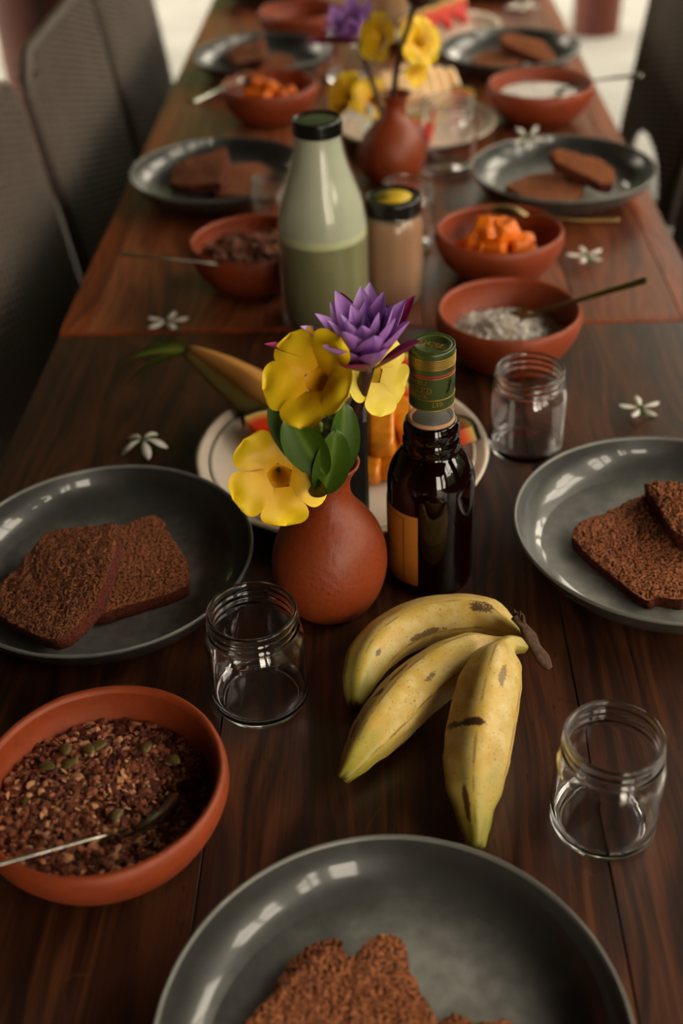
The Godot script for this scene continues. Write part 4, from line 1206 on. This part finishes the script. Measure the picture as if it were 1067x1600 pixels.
	make_jar("empty glass jar standing before the left plate, beside the smoothie bottle", at_table(-0.161, 0, -1.585), 0.88)
	make_jar("large empty glass jar in front of the far fruit plate", at_table(0.100, 0, -1.815), 1.22)
	make_jar("empty glass jar far back between the bowls", at_table(-0.070, 0, -2.315), 1.1)
	make_jar("empty glass jar just behind the black-lidded jar of spread", at_table(0.030, 0, -1.530), 1.0)
	dark_bottle()
	smoothie_bottle()
	spread_jar("glass jar of brown nut spread with black lid and yellow emblem", at_table(0.0095, 0, -1.362), M.nut, M.lid, M.lid, true)
	spread_jar("small jar of amber honey far back with a cream lid", at_table(0.017, 0, -2.66), M.honey, M.cream_lid, M.cream_lid, false)
	var blk := thing("menu_block", "upright plain black block standing behind the clay vase", "block", at_table(-0.062, 0, -0.872), 0.03)
	part("block_body", box_mesh(Vector3(0.083, 0.127, 0.026), 0.003, Vector3(0, 0.0685, 0)), M.black, blk)
	part("base", box_mesh(Vector3(0.088, 0.006, 0.034), 0.002, Vector3(0, 0.003, 0)), M.black, blk)

	# ---------------------------------------------------------- vases and flowers
	var v1 := thing("clay_vase", "round terracotta vase in the middle holding purple and yellow flowers", "vase", at_table(-0.0545, 0, -0.7674))
	part("vase_body", shape("vase", vase_mesh), M.clay_vase, v1)
	var v2 := thing("clay_vase", "blurred terracotta vase further back behind the jar of spread", "vase", at_table(0.010, 0, -1.7707))
	v2.scale = Vector3(1.07, 0.90, 1.07)
	part("vase_body", shape("vase", vase_mesh), M.clay_vase, v2)
	var mouth := Vector3(-0.0545, 0.140, -0.7674)
	lotus("open purple water lily above the clay vase in front", Vector3(-0.0150, 0.2480, -0.752), Vector3(-0.10, 1, 0.12), 1.02, mouth + Vector3(0.006, 0, -0.004))
	trumpet("wide-open yellow flower just below the purple water lily", Vector3(-0.0525, 0.2490, -0.730), Vector3(-0.42, 0.62, 0.65), 0.95, mouth + Vector3(-0.004, 0, 0.004), "", 0.75, 0.72)
	trumpet("lower yellow flower hanging over the left of the vase", Vector3(-0.0875, 0.1560, -0.742), Vector3(0.12, 0.42, 0.9), 0.95, mouth + Vector3(-0.008, 0, 0.004), "", 0.9, 1.12)
	trumpet("pale yellow flower behind the water lily stem", Vector3(-0.0120, 0.2280, -0.775), Vector3(0.55, 0.3, 0.5), 0.8, mouth + Vector3(0.008, 0, -0.006), "", 0.1, 1.0, 0.7)
	var sp := thing("leafy_sprig", "sprig of glossy green leaves standing in the front vase", "leaves", at_table(mouth.x, mouth.y, mouth.z))
	part("stem", one(tube(spline([Vector3(0, -0.02, 0), Vector3(-0.002, 0.025, 0.012), Vector3(0.003, 0.055, 0.018)], 12), [0.0022, 0.0014], 8, Vector3.RIGHT)), M.stem, sp)
	for L in [[-0.0600, 0.1520, -0.742, -0.0790, 0.2350, -0.733, 0.046, -0.45, -0.2, 0.62], [-0.0500, 0.1640, -0.730, -0.0740, 0.2190, -0.718, 0.034, -0.15, 0.1, 0.55], [-0.0420, 0.1520, -0.742, -0.0300, 0.2170, -0.738, 0.028, 0.45, 0.1, 0.5], [-0.0535, 0.1420, -0.735, -0.0385, 0.2020, -0.722, 0.031, 0.3, 0.1, 0.5], [-0.0640, 0.1480, -0.744, -0.0540, 0.1620, -0.712, 0.016, 0.1, 0.4, 0.5]]:
		var p0 := Vector3(L[0], L[1], L[2]) - mouth
		var d := Vector3(L[3], L[4], L[5]) - mouth - p0
		part("leaf", blade(d.length() * 1.03, L[6], L[9], 0.55, -0.35, 0.32, Color(0.19, 0.27, 0.055), Color(0.25, 0.36, 0.08), 0.0, Color(0.42, 0.50, 0.22, 0.65), 0, 0.0008), M.leaf, sp, aim(p0, d, Vector3(L[7], 0.45, 0.9)))
	for k in 7:
		part("flower_bud", shape("bud", func(): return ellipsoid(Vector3(0.0022, 0.0034, 0.0022), 8, 0.2)), M.bud, sp, Transform3D(Basis.from_euler(Vector3(0.4 * (k % 3 - 1), 0, 0.5 * (k % 2) - 0.2)), Vector3(0.0040 + 0.006 * cos(k * 2.4) * (0.4 + 0.1 * k), 0.058 + 0.0035 * (k % 3), 0.019 + 0.005 * sin(k * 2.4))))
	var mouth2 := Vector3(0.010, 0.128, -1.7707)
	lotus("blurred purple water lily far back, left of the dark stem", Vector3(-0.042, 0.150, -2.02), Vector3(-0.3, 0.9, 0.4), 1.15, Vector3(0.0, 0.02, -2.0))
	var ds := thing("dark_stalk", "tall dark brown flower stalk rising from the blurred vase", "stalk", at_table(mouth2.x, mouth2.y, mouth2.z))
	part("stem", one(tube(spline([Vector3(0, -0.03, 0), Vector3(0.008, 0.03, 0.0), Vector3(0.018, 0.08, 0.02), Vector3(0.040, 0.17, 0.09)], 16), [0.0042, 0.0036], 10, Vector3.RIGHT)), M.stem_dark, ds)
	part("flower_head", ellipsoid(Vector3(0.018, 0.030, 0.018), 12, 0.3), M.stem_dark, ds, Transform3D(Basis.from_euler(Vector3(0.35, 0, -0.15)), Vector3(0.042, 0.178, 0.095)))
	trumpet("tall yellow flower in the blurred vase, left of the dark stalk", Vector3(-0.004, 0.215, -1.775), Vector3(-0.6, 0.2, 0.6), 0.85, mouth2, "", 0.2, 0.9)
	trumpet("tall yellow flower in the blurred vase, right of the dark stalk", Vector3(0.052, 0.210, -1.765), Vector3(0.5, 0.3, 0.7), 0.85, mouth2, "", 0.7, 1.0)
	trumpet("orange-yellow flower lowest in the blurred vase", Vector3(0.046, 0.165, -1.775), Vector3(0.6, 0.0, 0.7), 0.55, mouth2, "", 0.1, 0.8)
	trumpet("yellow flower lying on the table left of the blurred vase, behind the bottle cap", Vector3(-0.063, 0.035, -2.10), Vector3(-0.2, 0.5, 0.8), 0.95, Vector3(-0.05, 0.01, -2.16), "", 0.3, 1.1, 0.2)
	trumpet("yellow flower lying on the table just left of the blurred vase", Vector3(-0.020, 0.035, -2.06), Vector3(0.3, 0.5, 0.8), 1.0, Vector3(-0.03, 0.01, -2.12), "", 0.9, 1.1)
	star("white star flower on the orange-brown table by the coconut spoon", Vector3(0.267, 0.0, -1.449), Vector3.ZERO, 0.72, 0.5)
	star("white star flower on the dark table above the right plate", Vector3(0.269, 0.0, -1.062), Vector3.ZERO, 0.6, 0.35)
	star("white star flower in shade across the joint of the two tables", Vector3(-0.275, 0.001, -1.287), Vector3.ZERO, 0.72, 0.2)
	star("white star flower in shade behind the left plate", Vector3(-0.262, 0.0, -1.02), Vector3.ZERO, 0.8, 0.0, 1.3)
	star("white star flower hanging on the rim of the right dark plate", Vector3(0.226, 0.038, -1.815), Vector3(0.5, 0, 0.1), 0.7, 0.9)
	star("white star flower at the far right end of the table", Vector3(0.315, 0.0, -2.78), Vector3.ZERO, 1.2, 0.9)
	star("white star flower right behind the black bottle cap", Vector3(-0.02, 0.02, -1.975), Vector3(0.3, 0, 0), 1.15, 0.4)

	# ---------------------------------------------------------- fruit plates
	for p in [[-0.049, -0.974, 0.985, "cream plate of cut fruit behind the clay vase"], [0.055, -1.975, 0.90, "pale plate of cut fruit further back, under the large glass jar"], [0.115, -2.585, 0.90, "pale plate of pink melon at the top of the photo"]]:
		var o := thing("fruit_plate", p[3], "plate", at_table(p[0], 0, p[1]), 0.0, "pale fruit plates")
		o.scale = Vector3(p[2], 1, p[2])
		part("plate_body", shape("fruit_plate", func(): return lathe([[Vector2(0, 0.002), Vector2(0.085, 0.002), Vector2(0.088, 0), Vector2(0.094, 0), Vector2(0.098, 0.003)], spline2([Vector2(0.098, 0.003), Vector2(0.122, 0.012), Vector2(0.148, 0.024), Vector2(0.1505, 0.0258), Vector2(0.1502, 0.0275), Vector2(0.148, 0.0275), Vector2(0.122, 0.0165), Vector2(0.108, 0.0105), Vector2(0.09, 0.0082), Vector2(0, 0.008)], 40)], 112)), M.white_china, o)
		part("rim_band", shape("fruit_band", func(): return lathe([[Vector2(0.1372, 0.0232), Vector2(0.1372, 0.0236), Vector2(0.1325, 0.0216), Vector2(0.1325, 0.0212)]], 112)), M.china_band, o)
	var pw := thing("pineapple_wedge", "wedge of pineapple with green leaves hanging off the cream plate", "fruit", at_table(-0.127, 0.028, -1.066))
	part("flesh", one(tube(spline([Vector3(0.020, 0.004, 0.016), Vector3(-0.01, 0.014, 0.002), Vector3(-0.05, 0.030, -0.022), Vector3(-0.090, 0.042, -0.044)], 24), [0.031, 0.030, 0.021, 0.008], 3, Vector3(0.3, 1, 0.2), 1.0)), M.pine, pw)
	part("rind", one(tube(spline([Vector3(0.012, -0.006, 0.022), Vector3(-0.02, 0.002, 0.010), Vector3(-0.056, 0.020, -0.014), Vector3(-0.092, 0.038, -0.042)], 20), [0.016, 0.017, 0.013, 0.007], 10, Vector3.UP, 0.6)), M.pine_rind, pw)
	for k in 9:
		part("leaf", blade(0.050 + 0.012 * (k % 4), 0.009, 0.3, 0.6, -0.7 - 0.12 * (k % 3), 0.5, Color(0.40, 0.42, 0.17), Color(0.22, 0.26, 0.10), 0, Color(0, 0, 0, 0), 0, 0.0008), M.leaf, pw, aim(Vector3(-0.090, 0.038, -0.043), Vector3(-1.0, 0.42 - 0.07 * k, -0.75 + 0.3 * (k % 4)), Vector3(0, 1, 0.3)))
	melon_slice("watermelon slice at the back of the cream fruit plate", at_table(0.008, 0.043, -1.085), Vector3(0.35, -0.1, 0.0), 1.0)
	melon_slice("watermelon slice left of the bottle cap, nearer on the cream plate", at_table(0.008, 0.046, -1.015), Vector3(0.45, 0.1, 0.0), 1.0)
	melon_slice("watermelon slice under the leaves, left on the cream plate", at_table(-0.122, 0.028, -1.000), Vector3(0.3, 0.2, 0.0), 0.95)
	melon_slice("orange melon slice right of the dark bottle on the cream plate", at_table(0.058, 0.03, -0.985), Vector3(0.2, -1.0, 0.3), 0.9)
	var mg := [[-0.020, 0.026, -0.957, 0.5, "orange mango stick lowest and nearest on the cream plate"], [0.006, 0.027, -0.962, 0.35, "orange mango stick right of the nearest one on the cream plate"], [-0.030, 0.028, -0.990, 0.15, "orange mango stick at the left of the mango pile"], [0.016, 0.046, -0.986, 0.9, "orange mango stick lying across the top of the mango pile"], [-0.008, 0.050, -0.972, 0.6, "orange mango stick on top of the mango pile, toward the vase"]]
	for k in mg.size():
		fruit("mango_stick", mg[k][4], "fruit", shape("mango%d" % (k % 3), func(): return dice(Vector3(0.026, 0.022, 0.062), k + 9)), M.mango, at_table(mg[k][0], mg[k][1], mg[k][2]), Vector3(0.25, mg[k][3] - 0.6, 0.1), "mango sticks on the cream plate")
	for k in 6:
		fruit("melon_stick", "pale melon stick in the row on the further fruit plate", "fruit", shape("melon_stick", func(): return dice(Vector3(0.030, 0.028, 0.068), 31)), M.melon, at_table(0.012 + 0.022 * k, 0.046 + 0.008 * sin(k * 0.9), -2.085 - 0.006 * k), Vector3(0.7, 0.35, 0.1 * k), "melon sticks on the further fruit plate")
	melon_slice("watermelon slice beside the blurred vase on the further fruit plate", at_table(0.060, 0.026, -1.915), Vector3(0.35, 0.3, 0.1), 1.1)
	melon_slice("watermelon slice at the back right of the further fruit plate", at_table(0.130, 0.036, -2.04), Vector3(0.5, -0.6, 0), 0.9)
	for k in 4:
		melon_slice(["pink melon slice first from the left on the farthest fruit plate", "pink melon slice second from the left on the farthest fruit plate", "pink melon slice third from the left on the farthest fruit plate", "pink melon slice last on the right of the farthest fruit plate"][k], at_table(0.065 + 0.034 * k, 0.034, -2.53 - 0.045 * k), Vector3(0.9, 0.8, 0.3), 1.05, "pink melon slices on the farthest plate")

	# ---------------------------------------------------------- bananas
	var bn := thing("banana_bunch", "bunch of three ripe yellow bananas joined at a dry brown stem", "bananas", at_table(0, 0, 0))
	var b1 := [Vector3(-0.0314, 0.016, -0.6276), Vector3(-0.0289, 0.018, -0.6465), Vector3(-0.02, 0.02, -0.6751), Vector3(-0.0022, 0.022, -0.6982), Vector3(0.0226, 0.024, -0.7135), Vector3(0.0493, 0.026, -0.7178), Vector3(0.0736, 0.028, -0.7151), Vector3(0.0894, 0.03, -0.7028), Vector3(0.0997, 0.034, -0.6861), Vector3(0.1049, 0.036, -0.6759)]
	var b2 := [Vector3(-0.0396, 0.014, -0.557), Vector3(-0.0338, 0.017, -0.564), Vector3(-0.0221, 0.02, -0.5832), Vector3(-0.0066, 0.022, -0.6062), Vector3(0.0112, 0.024, -0.6302), Vector3(0.0313, 0.028, -0.6482), Vector3(0.0516, 0.032, -0.6616), Vector3(0.0719, 0.035, -0.6697), Vector3(0.0918, 0.037, -0.6712), Vector3(0.1043, 0.037, -0.6709)]
	var b3 := [Vector3(0.0544, 0.012, -0.4979), Vector3(0.0544, 0.016, -0.5053), Vector3(0.0543, 0.022, -0.524), Vector3(0.0565, 0.028, -0.5474), Vector3(0.0608, 0.034, -0.572), Vector3(0.0667, 0.04, -0.5977), Vector3(0.0734, 0.044, -0.6242), Vector3(0.0814, 0.046, -0.6491), Vector3(0.0907, 0.045, -0.6641), Vector3(0.1038, 0.04, -0.6678)]
	banana(bn, b1, [0.005, 0.0135, 0.0180, 0.0195, 0.0200, 0.0200, 0.0195, 0.0170, 0.0085, 0.0058], banana_image(31, [[0.17, 0.78, 0.05, 0.055, 0.75], [0.02, 0.5, 0.02, 0.12, 0.6], [0.12, 0.24, 0.02, 0.02, 0.7]]), 0.2)
	banana(bn, b2, [0.0050, 0.0120, 0.0180, 0.0212, 0.0222, 0.0222, 0.0212, 0.0180, 0.0085, 0.0056], banana_image(47, [[0.26, 0.36, 0.035, 0.024, 0.95], [0.24, 0.47, 0.018, 0.06, 0.6], [0.08, 0.55, 0.02, 0.03, 0.5], [0.30, 0.2, 0.02, 0.04, 0.5]]), 0.5)
	banana(bn, b3, [0.0060, 0.0125, 0.0200, 0.0235, 0.0245, 0.0245, 0.0238, 0.0200, 0.0085, 0.0056], banana_image(63, [[0.27, 0.44, 0.10, 0.017, 1.0], [0.26, 0.16, 0.025, 0.08, 0.8], [0.12, 0.66, 0.02, 0.05, 0.5]]), 0.35)
	var cr := Maker.new()
	cr.add(tube(spline([Vector3(0.0985, 0.052, -0.6880), Vector3(0.1060, 0.046, -0.6770), Vector3(0.1120, 0.038, -0.6680), Vector3(0.1225, 0.027, -0.6550)], 16), [0.0085, 0.0065, 0.0105, 0.0080, 0.0100, 0.0045], 14, Vector3(0.8, 0.5, 0.2), 0.42))
	for k in 4: cr.add(tube(PackedVector3Array([Vector3(0.0995 + 0.0015 * k, 0.050 - 0.001 * k, -0.6870 + 0.002 * k), Vector3(0.0970 + 0.002 * k, 0.056, -0.6895 + 0.002 * k), Vector3(0.0962 + 0.0022 * k, 0.060 - 0.002 * (k % 2), -0.6890 + 0.001 * k)]), [0.0030, 0.0022, 0.0006], 6, Vector3(0.8, 0.5, 0.2), 0.6))
	part("crown", cr.done(), M.dry_stem, bn)
